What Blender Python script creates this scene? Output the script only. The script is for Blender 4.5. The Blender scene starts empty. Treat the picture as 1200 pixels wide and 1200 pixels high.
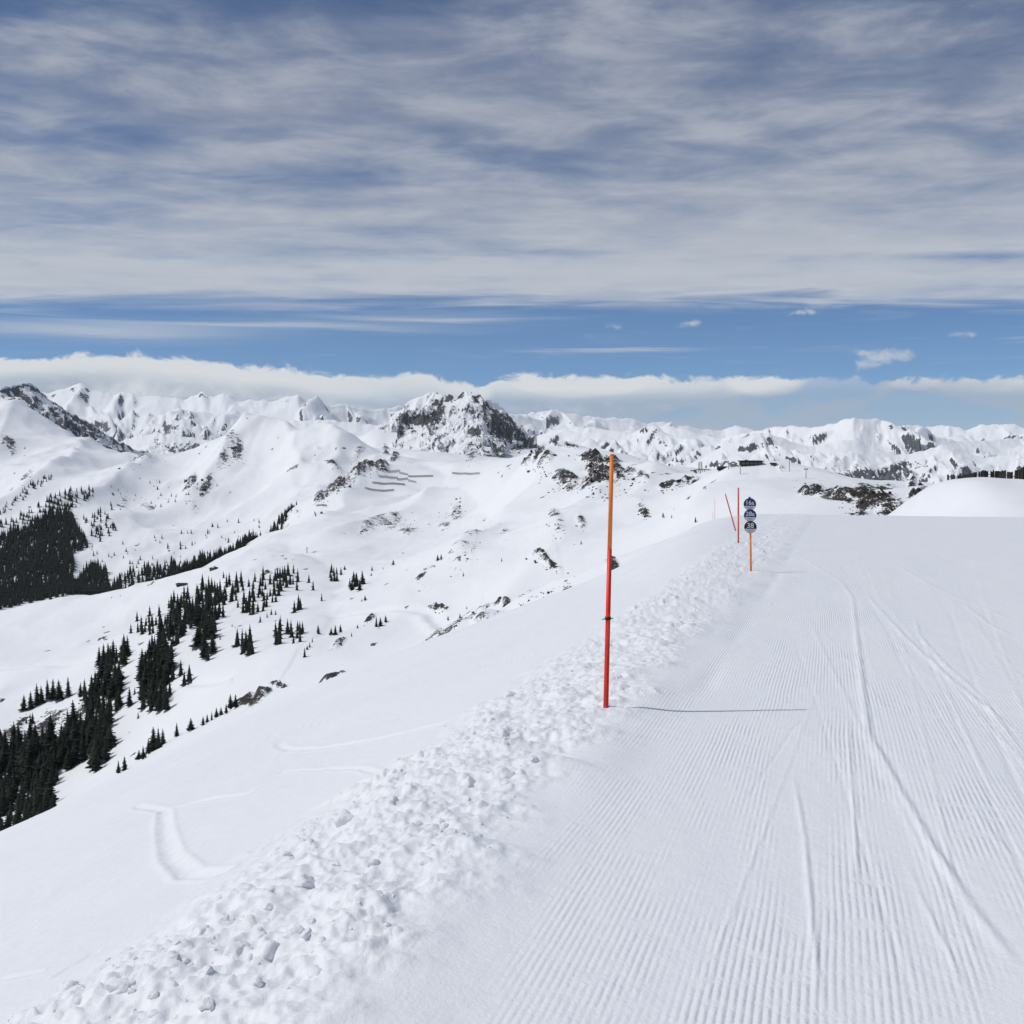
import bpy, bmesh, math, random
import numpy as np
from math import radians, sin, cos, pi

# ------------------------------------------------------------------ camera
E = 1.62                      # eye height above the piste
FPX = 1287.0                  # focal length in pixels of a 1200 px frame
PITCH = math.atan(60.0 / FPX)  # tilted slightly down
scene = bpy.context.scene
COL = scene.collection
cam = bpy.data.cameras.new('camera')
cam.sensor_width = 36.0
cam.sensor_fit = 'HORIZONTAL'
cam.lens = 36.0 * FPX / 1200.0
cam.clip_start = 0.05
cam.clip_end = 200000.0
camo = bpy.data.objects.new('camera', cam)
COL.objects.link(camo)
camo.location = (0, 0, E)
camo.rotation_euler = (pi / 2 - PITCH, 0, 0)
scene.camera = camo

# ------------------------------------------------------------------ sun, exposure
SUN_EL, SUN_AZ = radians(52), radians(-97)      # azimuth from +Y, clockwise
sun = bpy.data.lights.new('sun', 'SUN')
sun.energy = 2.45
sun.angle = radians(0.6)
sun.color = (1.0, 0.965, 0.91)
suno = bpy.data.objects.new('sun', sun)
COL.objects.link(suno)
suno.rotation_euler = (pi / 2 - SUN_EL, 0, -SUN_AZ + pi)
scene.view_settings.view_transform = 'Standard'
scene.view_settings.look = 'None'
scene.view_settings.exposure = 0.0
scene.view_settings.gamma = 1.0
scene.cycles.volume_bounces = 1
scene.cycles.max_bounces = 4
scene.cycles.diffuse_bounces = 2
scene.cycles.use_adaptive_sampling = True
scene.cycles.adaptive_threshold = 0.02

# ------------------------------------------------------------------ node helper
class NT:
    def __init__(s, tree):
        s.t = tree; tree.nodes.clear()
    def n(s, typ, **kw):
        nd = s.t.nodes.new(typ)
        for k, v in kw.items():
            setattr(nd, k, v)
        return nd
    def link(s, a, b):
        s.t.links.new(a, b)
    def put(s, sock, v):
        if isinstance(v, bpy.types.NodeSocket): s.link(v, sock)
        else: sock.default_value = v
    def m(s, op, a, b=None, c=None, clamp=False):
        nd = s.n('ShaderNodeMath', operation=op, use_clamp=clamp)
        s.put(nd.inputs[0], a)
        if b is not None: s.put(nd.inputs[1], b)
        if c is not None: s.put(nd.inputs[2], c)
        return nd.outputs[0]
    def ss(s, v, lo, hi, o0=0.0, o1=1.0):
        nd = s.n('ShaderNodeMapRange', interpolation_type='SMOOTHSTEP')
        s.put(nd.inputs['Value'], v)
        nd.inputs['From Min'].default_value = lo; nd.inputs['From Max'].default_value = hi
        nd.inputs['To Min'].default_value = o0; nd.inputs['To Max'].default_value = o1
        return nd.outputs[0]
    def xyz(s, x, y, z=0.0):
        nd = s.n('ShaderNodeCombineXYZ')
        for i, v in enumerate((x, y, z)): s.put(nd.inputs[i], v)
        return nd.outputs[0]
    def sep(s, v):
        nd = s.n('ShaderNodeSeparateXYZ'); s.link(v, nd.inputs[0]); return nd.outputs
    def noise(s, vec, scale=1.0, detail=6.0, rough=0.55, dist=0.0, out=0):
        nd = s.n('ShaderNodeTexNoise')
        s.link(vec, nd.inputs['Vector'])
        nd.inputs['Scale'].default_value = scale; nd.inputs['Detail'].default_value = detail
        nd.inputs['Roughness'].default_value = rough; nd.inputs['Distortion'].default_value = dist
        return nd.outputs[out]
    def mix(s, f, a, b):
        nd = s.n('ShaderNodeMix', data_type='RGBA')
        s.put(nd.inputs[0], f)
        for i, v in ((6, a), (7, b)):
            if isinstance(v, bpy.types.NodeSocket): s.link(v, nd.inputs[i])
            else: nd.inputs[i].default_value = (*v, 1) if len(v) == 3 else v
        return nd.outputs[2]

def pix(px, py):
    """photo pixel (1200 frame) -> (x/y, z/y) slopes of its ray"""
    px = np.asarray(px, float); py = np.asarray(py, float)
    dy = FPX * cos(PITCH) + (600 - py) * sin(PITCH)
    dz = -FPX * sin(PITCH) + (600 - py) * cos(PITCH)
    return (px - 600) / dy, dz / dy
def unpix(X, Z):
    f = cos(PITCH) - Z * sin(PITCH)
    return 600 + FPX * X / f, 600 - FPX * (sin(PITCH) + Z * cos(PITCH)) / f

# ------------------------------------------------------------------ world: sky and clouds
SKY = 0.075
world = bpy.data.worlds.new('World')
scene.world = world
world.use_nodes = True
w = NT(world.node_tree)
sky = w.n('ShaderNodeTexSky', sky_type='NISHITA')
sky.sun_disc = False
sky.sun_elevation = SUN_EL
sky.sun_rotation = SUN_AZ % (2 * pi)
sky.altitude = 3000
sky.air_density = 0.75
sky.dust_density = 0.0
sky.ozone_density = 2.6
gen = w.n('ShaderNodeTexCoord').outputs['Generated']
dx, dy_, dz = w.sep(gen)
zc = w.m('MAXIMUM', dz, 0.02)
u = w.m('DIVIDE', dx, zc)
v = w.m('DIVIDE', dy_, zc)
hor = w.m('SQRT', w.m('ADD', w.m('MULTIPLY', dx, dx), w.m('MULTIPLY', dy_, dy_)))
el = w.m('DIVIDE', dz, w.m('MAXIMUM', hor, 0.02))          # tan of elevation
az = w.m('ARCTAN2', dx, dy_)
def cl(c): return tuple(q / SKY for q in c)
# high sheet of streaky cloud, flat layer seen in perspective
nA = w.noise(w.xyz(w.m('ADD', w.m('MULTIPLY', u, 0.48), 3.1), w.m('MULTIPLY', v, 0.80)), 1.0, 5, 0.52, 0.7)
nB = w.noise(w.xyz(w.m('MULTIPLY', u, 2.3), w.m('MULTIPLY', v, 2.6), 7.0), 1.0, 6, 0.60, 0.3)
nC = w.noise(w.xyz(w.m('MULTIPLY', u, 0.75), w.m('MULTIPLY', v, 1.4), 3.0), 1.0, 6, 0.55, 1.0)
edge = w.m('ADD', v, w.m('MULTIPLY', w.m('SUBTRACT', nC, 0.5), 2.6))
deck = w.ss(edge, 7.5, 6.4)
far_thin = w.m('MULTIPLY', w.ss(nC, 0.54, 0.76), 0.16)
deck = w.m('MAXIMUM', deck, far_thin)
rr = w.m('SQRT', w.m('ADD', w.m('MULTIPLY', u, u), w.m('MULTIPLY', v, v)))
slant = w.ss(rr, 2.0, 5.0)
dens = w.m('MULTIPLY', w.m('SUBTRACT', nA, 0.5), 1.55)
dens = w.m('ADD', dens, w.m('MULTIPLY', w.m('SUBTRACT', nB, 0.5), w.m('SUBTRACT', 2.4, w.m('MULTIPLY', slant, 1.45))))
dens = w.m('ADD', dens, w.m('MULTIPLY', w.m('SUBTRACT', nC, 0.5), 0.85))
dens = w.m('ADD', dens, w.m('ADD', 0.64, w.m('MULTIPLY', slant, 0.36)))
def gauss(a, a0, sa, b, b0, sb):
    p = w.m('DIVIDE', w.m('SUBTRACT', a, a0), sa); q = w.m('DIVIDE', w.m('SUBTRACT', b, b0), sb)
    return w.m('EXPONENT', w.m('MULTIPLY', w.m('ADD', w.m('MULTIPLY', p, p), w.m('MULTIPLY', q, q)), -1.0))
def uv_of(px, py):
    X, Z = pix(px, py); return float(X / Z), float(1 / Z)
for (px, py, su, sv, amp) in ((120, 165, 0.9, 0.13, -0.34), (290, 205, 1.1, 0.15, -0.34), (60, 10, .5, .12, -0.4),
                              (1050, 20, .5, .15, -.2), (600, 300, 2.2, .22, -0.25), (1170, 300, .35, .14, -.5)):
    uu, vv = uv_of(px, py)
    dens = w.m('ADD', dens, w.m('MULTIPLY', gauss(u, uu, su, v, vv, sv), amp))
dens = w.m('MULTIPLY', w.ss(dens, 0.0, 1.2, 0.14, 1.0), deck)
dens = w.m('MULTIPLY', dens, 0.93)
ccol = w.mix(w.ss(rr, 2.2, 6.2), cl((0.225, 0.26, 0.36)), cl((0.51, 0.54, 0.59)))
ccol = w.mix(w.m('MULTIPLY', w.ss(nB, 0.38, 0.75), 0.5), ccol, cl((0.56, 0.58, 0.62)))
tint = w.n('ShaderNodeMix', data_type='RGBA', blend_type='MULTIPLY')
tint.inputs[0].default_value = 1.0
w.link(sky.outputs[0], tint.inputs[6]); tint.inputs[7].default_value = (0.72, 0.96, 1.12, 1)
col = w.mix(dens, tint.outputs[2], ccol)
# thin bright streaks in the blue band
sn = w.noise(w.xyz(w.m('MULTIPLY', az, 2.6), w.m('MULTIPLY', el, 75.0), 11.0), 1.0, 6, 0.55, 0.4)
st = w.m('MULTIPLY', w.ss(sn, 0.60, 0.80), w.m('MULTIPLY', w.ss(el, 0.065, 0.1), w.ss(el, 0.16, 0.12)))
for (px, py, sa, sb) in ((110, 397, .12, .006), (300, 386, .14, .004), (500, 373, .09, .004)):
    X, Z = pix(px, py)
    st = w.m('ADD', st, w.m('MULTIPLY', gauss(az, math.atan(X), sa, w.m('ADD', el, w.m('MULTIPLY', w.m('SUBTRACT', sn, .5), .03)), float(Z), sb), 0.75))
col = w.mix(w.m('MULTIPLY', st, 0.8, clamp=True), col, cl((0.57, 0.60, 0.64)))
# cumulus bank low over the mountains
tops = [(-200, 428), (0, 429), (80, 424), (170, 421), (250, 426), (330, 432), (395, 441), (440, 440), (480, 437), (530, 443),
        (562, 455), (582, 440), (610, 428), (645, 434), (690, 439), (715, 432), (745, 424), (768, 434), (792, 458), (815, 463),
        (835, 452), (858, 438), (900, 434), (935, 441), (960, 458), (1010, 455), (1060, 449), (1110, 455), (1160, 460), (1200, 458), (1400, 450)]
ramp = w.n('ShaderNodeValToRGB')
ramp.color_ramp.interpolation = 'CARDINAL'
els = ramp.color_ramp.elements
A0, A1 = -0.62, 0.62
for i, (px, py) in enumerate(tops):
    X, Z = pix(px, py)
    p = (math.atan(X) - A0) / (A1 - A0)
    e = els[i] if i < 2 else els.new(0.5)
    e.position = min(max(p, 0), 1)
    val = float(Z) / 0.12
    e.color = (val, val, val, 1)
w.link(w.m('DIVIDE', w.m('SUBTRACT', az, A0), A1 - A0), ramp.inputs[0])
top = w.m('MULTIPLY', w.sep(ramp.outputs[0])[0], 0.12)
cn = w.noise(w.xyz(w.m('MULTIPLY', az, 38.0), w.m('MULTIPLY', el, 52.0), 2.0), 1.0, 7, 0.60, 0.4)
cn2 = w.noise(w.xyz(w.m('MULTIPLY', az, 7.0), w.m('MULTIPLY', el, 26.0), 5.0), 1.0, 4, 0.5, 0.3)
dep = w.m('SUBTRACT', w.m('ADD', top, w.m('MULTIPLY', w.m('SUBTRACT', cn, 0.5), 0.030)), el)
cm = w.ss(dep, -0.001, 0.0045)
lit = w.m('MULTIPLY', w.ss(dep, 0.026, 0.002), 0.80)
lit = w.m('ADD', lit, w.m('ADD', w.m('MULTIPLY', w.m('SUBTRACT', cn2, 0.45), 1.1), w.m('MULTIPLY', w.m('SUBTRACT', cn, 0.5), 1.3)))
lit = w.m('ADD', lit, w.ss(az, 0.1, -0.35, 0.0, 0.35))
lit = w.m('SUBTRACT', lit, w.ss(az, 0.20, 0.34, 0.0, 0.38))
bank = w.mix(w.ss(lit, 0.05, 0.95), cl((0.38, 0.435, 0.52)), cl((0.73, 0.74, 0.745)))
holes = w.m('MULTIPLY', w.ss(cn2, 0.36, 0.5), w.ss(dep, 0.0, 0.02, 1.0, 0.85))
holes = w.m('MAXIMUM', holes, w.ss(dep, 0.035, 0.055))
holes = w.m('MAXIMUM', holes, w.ss(az, 0.0, -0.2, 0.5, 1.0))
heap = None
for (px, py, sx, sy) in ((895, 447, 52, 22), (680, 445, 105, 26)):
    X, Z = pix(px, py)
    g = gauss(az, math.atan(X), sx / FPX, el, float(Z), sy / FPX)
    heap = g if heap is None else w.m('MAXIMUM', heap, g)
holes = w.m('MAXIMUM', holes, w.ss(heap, 0.15, 0.6))
lit = w.m('ADD', lit, w.m('MULTIPLY', w.ss(heap, 0.2, 0.9), 0.30))
bank = w.mix(w.ss(lit, 0.05, 0.95), cl((0.38, 0.435, 0.52)), cl((0.73, 0.74, 0.745)))
col = w.mix(w.m('MULTIPLY', w.m('MULTIPLY', cm, holes), 0.96), col, bank)
puff = None
for (px, py, sx, sy) in ((1040, 424, 44, 11), (1015, 420, 30, 5), (724, 383, 17, 6), (808, 381, 20, 4), (945, 372, 22, 4), (1130, 403, 18, 4), (1020, 433, 18, 8)):
    X, Z = pix(px, py)
    g = gauss(az, math.atan(X), sx / FPX, el, float(Z), sy / FPX)
    puff = g if puff is None else w.m('MAXIMUM', puff, g)
pm = w.ss(w.m('ADD', puff, w.m('MULTIPLY', w.m('SUBTRACT', cn, 0.5), 4.2)), 0.45, 1.55)
pm = w.m('MULTIPLY', pm, w.ss(puff, 0.05, 0.3))
col = w.mix(w.m('MULTIPLY', pm, 0.75), col, cl((0.58, 0.60, 0.645)))
bg = w.n('ShaderNodeBackground'); bg.inputs['Strength'].default_value = SKY
w.link(col, bg.inputs['Color'])
wo = w.n('ShaderNodeOutputWorld'); w.link(bg.outputs[0], wo.inputs['Surface'])

# ------------------------------------------------------------------ numeric noise
_rng = np.random.RandomState(7)
_perm = np.tile(_rng.permutation(256), 3).astype(np.int32)
_ang = _rng.rand(256) * 2 * pi
_gx, _gy = np.cos(_ang), np.sin(_ang)
def perlin(x, y, seed=0):
    x = x + seed * 17.31; y = y + seed * 9.77
    xi = np.floor(x).astype(np.int64); yi = np.floor(y).astype(np.int64)
    xf = x - xi; yf = y - yi
    xi &= 255; yi &= 255
    uu = xf * xf * xf * (xf * (xf * 6 - 15) + 10); vv = yf * yf * yf * (yf * (yf * 6 - 15) + 10)
    def g(ix, iy, fx, fy):
        h = _perm[_perm[ix & 255] + (iy & 255)]
        return _gx[h] * fx + _gy[h] * fy
    a = g(xi, yi, xf, yf); b = g(xi + 1, yi, xf - 1, yf)
    c = g(xi, yi + 1, xf, yf - 1); d = g(xi + 1, yi + 1, xf - 1, yf - 1)
    return (a + uu * (b - a)) * (1 - vv) + (c + uu * (d - c)) * vv
def fbm(x, y, octv=4, seed=0, gain=0.5):
    r = 0; am = 1.0; f = 1.0
    for o in range(octv):
        r = r + am * perlin(x * f, y * f, seed + o); am *= gain; f *= 2.03
    return r
def ridged(x, y, octv=4, seed=0, gain=0.5):
    r = 0; am = 1.0; f = 1.0; wgt = 1.0
    for o in range(octv):
        n = 1 - np.abs(perlin(x * f, y * f, seed + o)) * 2.0
        n = np.clip(n, 0, 1) ** 1.3 * wgt
        r = r + am * n; wgt = np.clip(n * 1.6, 0, 1); am *= gain; f *= 2.07
    return r
def sstep(x, a, b):
    t = np.clip((x - a) / (b - a), 0, 1); return t * t * (3 - 2 * t)

# ------------------------------------------------------------------ near ground: piste, berm, open slope
CT, ST = cos(radians(16.04)), sin(radians(16.04))     # direction of the piste
def st(x, y): return ST * x + CT * y, CT * x - ST * y
def softmin(a, b, k):
    h = np.clip(0.5 + 0.5 * (b - a) / k, 0, 1)
    return b * (1 - h) + a * h - k * h * (1 - h)
def fg_base(x, y):
    s, t = st(x, y)
    roll = np.clip(s - 95, 0, None)
    pz = -0.0315 * s - 0.00055 * roll ** 2
    pz = pz + 0.010 * fbm(s * 0.25, t * 0.6, 2, 41)
    zl = 0.66 + 0.362 * x - 0.117 * y
    zl = zl - 0.0090 * np.clip(-x - 4, 0, None) ** 1.9
    r2 = np.clip(y - 45, 0, None)
    rs_ = sstep(x / np.maximum(y, 1), .0, .17)
    zl = zl - 0.0011 * (1 - .75 * rs_) * r2 ** 2 + 0.10 * np.clip(x - 3, 0, 14) * rs_
    zl = zl + 0.16 * fbm(x * 0.13, y * 0.10, 3, 11) * sstep(-t, 2, 8)
    z = softmin(pz, zl, 0.28 + 0.008 * np.clip(y, 0, 90))
    # snow hump beyond the rollover, on the right
    hx, hy = x - 0.440 * 165, y - 165
    hump = (7.9 + .5 * np.exp(-((hx - 1) / 4.0) ** 2)) * np.where(hx < 0, np.exp(-np.abs(hx / 12.6) ** 6.0), np.exp(-(hx / 24.0) ** 2)) * np.exp(-(hy / 26) ** 2)
    hump = hump * (1 + 0.10 * fbm(x * 0.07, y * 0.05, 3, 77))
    return z + hump
def seg_dist(x, y, pts):
    """distance to a polyline, signed side and fraction along"""
    best = np.full(x.shape, 1e9); side = np.zeros(x.shape)
    for (ax, ay), (bx, by) in zip(pts[:-1], pts[1:]):
        ex, ey = bx - ax, by - ay; L2 = ex * ex + ey * ey + 1e-12
        tt = np.clip(((x - ax) * ex + (y - ay) * ey) / L2, 0, 1)
        qx, qy = x - (ax + tt * ex), y - (ay + tt * ey)
        d = np.hypot(qx, qy); m = d < best
        best = np.where(m, d, best); side = np.where(m, np.sign(qx * ey - qy * ex), side)
    return best, side
def ground_hit(px, py, f=fg_base, y0=1.5, y1=220.0):
    X, Z = pix(px, py)
    ys = np.exp(np.linspace(math.log(y0), math.log(y1), 4000))
    h = f(float(X) * ys, ys) - E - float(Z) * ys
    i = np.argmax(h >= 0)
    if h[i] < 0: i = len(ys) - 1
    return float(X) * ys[i], ys[i]
PISTE_TRACKS = [([(985, 680), (1000, 700), (1012, 800), (1020, 860), (1045, 905), (1100, 1000), (1150, 1075), (1210, 1150)], .045, .016),
                ([(1010, 690), (1060, 745), (1120, 800), (1200, 862)], .04, .015),
                ([(1072, 720), (1078, 745), (1110, 780), (1150, 815), (1215, 905)], .03, .012),
                ([(1120, 700), (1165, 735), (1210, 755)], .035, .014),
                ([(1040, 655), (1100, 690), (1210, 735)], .05, .012),
                ([(930, 900), (945, 985), (950, 1040), (965, 1200)], .02, .010),
                ([(995, 830), (998, 900), (1003, 960), (1006, 1060)], .018, .010),
                ([(1060, 1000), (1085, 1060), (1115, 1120), (1150, 1200)], .02, .008),
                ([(1130, 930), (1170, 985), (1215, 1030)], .03, .008),
                ([(970, 820), (930, 855), (885, 925), (860, 965)], .012, -.006),
                ([(920, 640), (960, 665), (1000, 690)], .05, .012),
                ([(1080, 640), (1140, 655), (1210, 675)], .06, .012)]
SLOPE_TRACKS = [([(192, 950), (193, 975), (200, 1005), (222, 1026), (258, 1024)], .11, .030),
                ([(160, 945), (190, 950), (240, 938), (290, 930)], .10, .024),
                ([(326, 873), (338, 879), (380, 876), (440, 866), (520, 848), (600, 815)], .10, .024),
                ([(300, 868), (350, 852), (390, 845)], .07, .018),
                ([(330, 905), (420, 900), (440, 905)], .06, .018),
                ([(0, 1148), (45, 1140)], .05, .014), ([(70, 1142), (110, 1118)], .05, .014),
                ([(520, 795), (560, 780), (620, 768)], .10, .02)]
_tr = random.Random(5)
for _k in range(22):
    _x0 = _tr.uniform(930, 1150); _y0 = _tr.uniform(640, 760); _sl = _tr.uniform(.15, 1.0) * (1 if _tr.random() > .2 else -.6)
    _ln = _tr.uniform(90, 420); _c = _tr.uniform(-.25, .25)
    PISTE_TRACKS.append(([(_x0 + _sl * _q * _ln * (.5 + .6 * _q) + _c * 120 * _q * (1 - _q), _y0 + _ln * _q * (.6 + .5 * _q)) for _q in (0, .2, .4, .6, .8, 1)], _tr.uniform(.014, .03), _tr.choice((-1, 1)) * _tr.uniform(.003, .0065)))
PT = [([ground_hit(*p) for p in pl], wd * .6, dp * .95) for pl, wd, dp in PISTE_TRACKS]
SL = [([ground_hit(*p) for p in pl], wd * .5, dp * .62) for pl, wd, dp in SLOPE_TRACKS]
POLE_XY = ground_hit(710, 829)
def rubble_mask(x, y):
    s, t = st(x, y)
    wob = 0.30 * fbm(s * 0.5, t * 0 + 2.2, 3, 5) + 0.22 * fbm(s * 1.8, t * 1.2 + 9.2, 3, 6)
    lo = -2.75 - 0.012 * s + wob * 1.3
    hi = -1.42 + wob
    return sstep(t, lo - 0.30, lo + 0.25) * (1 - sstep(t, hi - 0.30, hi + 0.18)), s, t
def worley(x, y, seed):
    xi = np.floor(x).astype(np.int64); yi = np.floor(y).astype(np.int64)
    best = np.full(x.shape, 9.0); val = np.zeros(x.shape)
    for a in (-1, 0, 1):
        for b in (-1, 0, 1):
            h = _perm[_perm[(xi + a + seed * 7) & 255] + ((yi + b + seed * 13) & 255)]
            qx = xi + a + (h & 15) / 16.0; qy = yi + b + (h >> 4) / 16.0
            d = (x - qx) ** 2 + (y - qy) ** 2
            m = d < best
            best = np.where(m, d, best); val = np.where(m, _perm[h + 31] / 255.0, val)
    return np.sqrt(best), val
def fg_fine(x, y):
    z = fg_base(x, y)
    mk, s, t = rubble_mask(x, y)
    near = 1 - sstep(y, 60, 110)
    # the ploughed-up berm
    b1 = 1 - np.abs(perlin(x * 4.2, y * 4.2, 20)) * 2
    b2 = 1 - np.abs(perlin(x * 9.1, y * 9.1, 21)) * 2
    b3 = perlin(x * 19, y * 19, 22)
    b0 = fbm(x * 1.5, y * 1.5, 2, 23)
    qx = x + .05 * perlin(x * 7, y * 7, 24); qy = y + .05 * perlin(x * 7, y * 7, 25)
    rub = 0.030 + 0.055 * b0 + 0.030 * (b1 - .55) + 0.024 * (b2 - .55) + 0.014 * b3 + 0.010 * perlin(x * 37, y * 37, 28)
    pt_ = 0.18 + 0.95 * sstep(fbm(x * 1.0, y * 1.0, 3, 27), -.22, .38)
    for sc_, am_, sd_ in ((4.6, .085, 3), (9.5, .046, 5), (19.0, .028, 8)):
        f1, cv = worley(qx * sc_, qy * sc_, sd_)
        rub = rub + pt_ * am_ * .72 * np.clip(cv - .3, 0, 1) * np.clip(1.1 - 1.5 * f1 * f1, 0, 1) ** 1.3
    z = z + mk * rub * (0.6 + 0.4 * near)
    # soft shoulder between berm and corduroy
    z = z + 0.045 * np.exp(-((t + 1.35) / 0.22) ** 2) * (0.55 + 0.8 * fbm(s * .5, t, 2, 31)) * near
    z = z - 0.020 * np.exp(-((t + 0.98) / 0.10) ** 2) * near * sstep(fbm(s * .3, t * 0 + 3.3, 2, 33), -.15, .3)
    # crusty open slope
    sl = sstep(-t, 2.9, 4.5)
    z = z + sl * (0.016 * fbm(x * 1.1, y * 0.7, 4, 12) + 0.005 * fbm(x * 6, y * 3.5, 3, 14))
    # loose scuffs on the piste
    pl = sstep(t, -1.5, -0.8)
    z = z + pl * 0.004 * fbm(x * 1.6, y * .7, 3, 15)
    for pts, wd, dp in PT:
        x0, x1 = min(p[0] for p in pts) - .6, max(p[0] for p in pts) + .6
        y0, y1 = min(p[1] for p in pts) - .6, max(p[1] for p in pts) + .6
        m = (x > x0) & (x < x1) & (y > y0) & (y < y1)
        if not m.any(): continue
        d, sd = seg_dist(x[m], y[m], pts)
        q = d * sd
        wob = 1 + 0.8 * fbm(x[m] * 2.5, y[m] * 2.5, 3, 16)
        for ep in (pts[0], pts[-1]): wob = wob * sstep(np.hypot(x[m] - ep[0], y[m] - ep[1]), 0, .25 + .12 * ep[1])
        z[m] += wob * dp * (np.exp(-((q - wd * .5) / wd) ** 2) - 0.35 * np.exp(-((q + wd * .8) / wd) ** 2))
    dp_ = np.hypot(x - POLE_XY[0], y - POLE_XY[1])
    z = z - .035 * np.exp(-(dp_ / .045) ** 2) + .022 * np.exp(-((dp_ - .11) / .045) ** 2)
    for pts, wd, dp in SL:
        m = (x > min(p[0] for p in pts) - 1) & (x < max(p[0] for p in pts) + 1) & (y > min(p[1] for p in pts) - 1) & (y < max(p[1] for p in pts) + 1)
        if not m.any(): continue
        d, sd = seg_dist(x[m], y[m], pts)
        z[m] += dp * (np.exp(-((d - wd * 1.5) / (wd * .5)) ** 2) * .6 - np.exp(-(d / wd) ** 2)) * (1 + .7 * fbm(x[m] * 5, y[m] * 5, 2, 17))
    return z

# ------------------------------------------------------------------ hills: control lines (photo x, photo y, distance)
RIDGE = [(-220, 765, 880), (-100, 745, 900), (0, 728, 920), (50, 715, 950), (110, 707, 980), (155, 707, 1010), (180, 702, 1050), (215, 683, 1120),
         (260, 655, 1230), (300, 630, 1350), (345, 594, 1550), (380, 576, 1700), (420, 561, 1830), (450, 549, 1930), (470, 543, 1980), (488, 544, 1980),
         (510, 552, 1960), (540, 556, 1950), (570, 553, 1850), (600, 545, 1650), (625, 537, 1420), (650, 531, 1200), (672, 535, 1130),
         (690, 541, 1090), (715, 547, 1050), (745, 545, 1000), (775, 549, 930), (805, 553, 850), (830, 550, 770), (860, 548, 700), (885, 546, 670),
         (905, 547, 660), (930, 554, 650), (960, 562, 620), (1000, 571, 580), (1040, 577, 550), (1062, 578, 520), (1080, 569, 500), (1098, 563, 490), (1130, 565, 490), (1300, 575, 490)]
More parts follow.
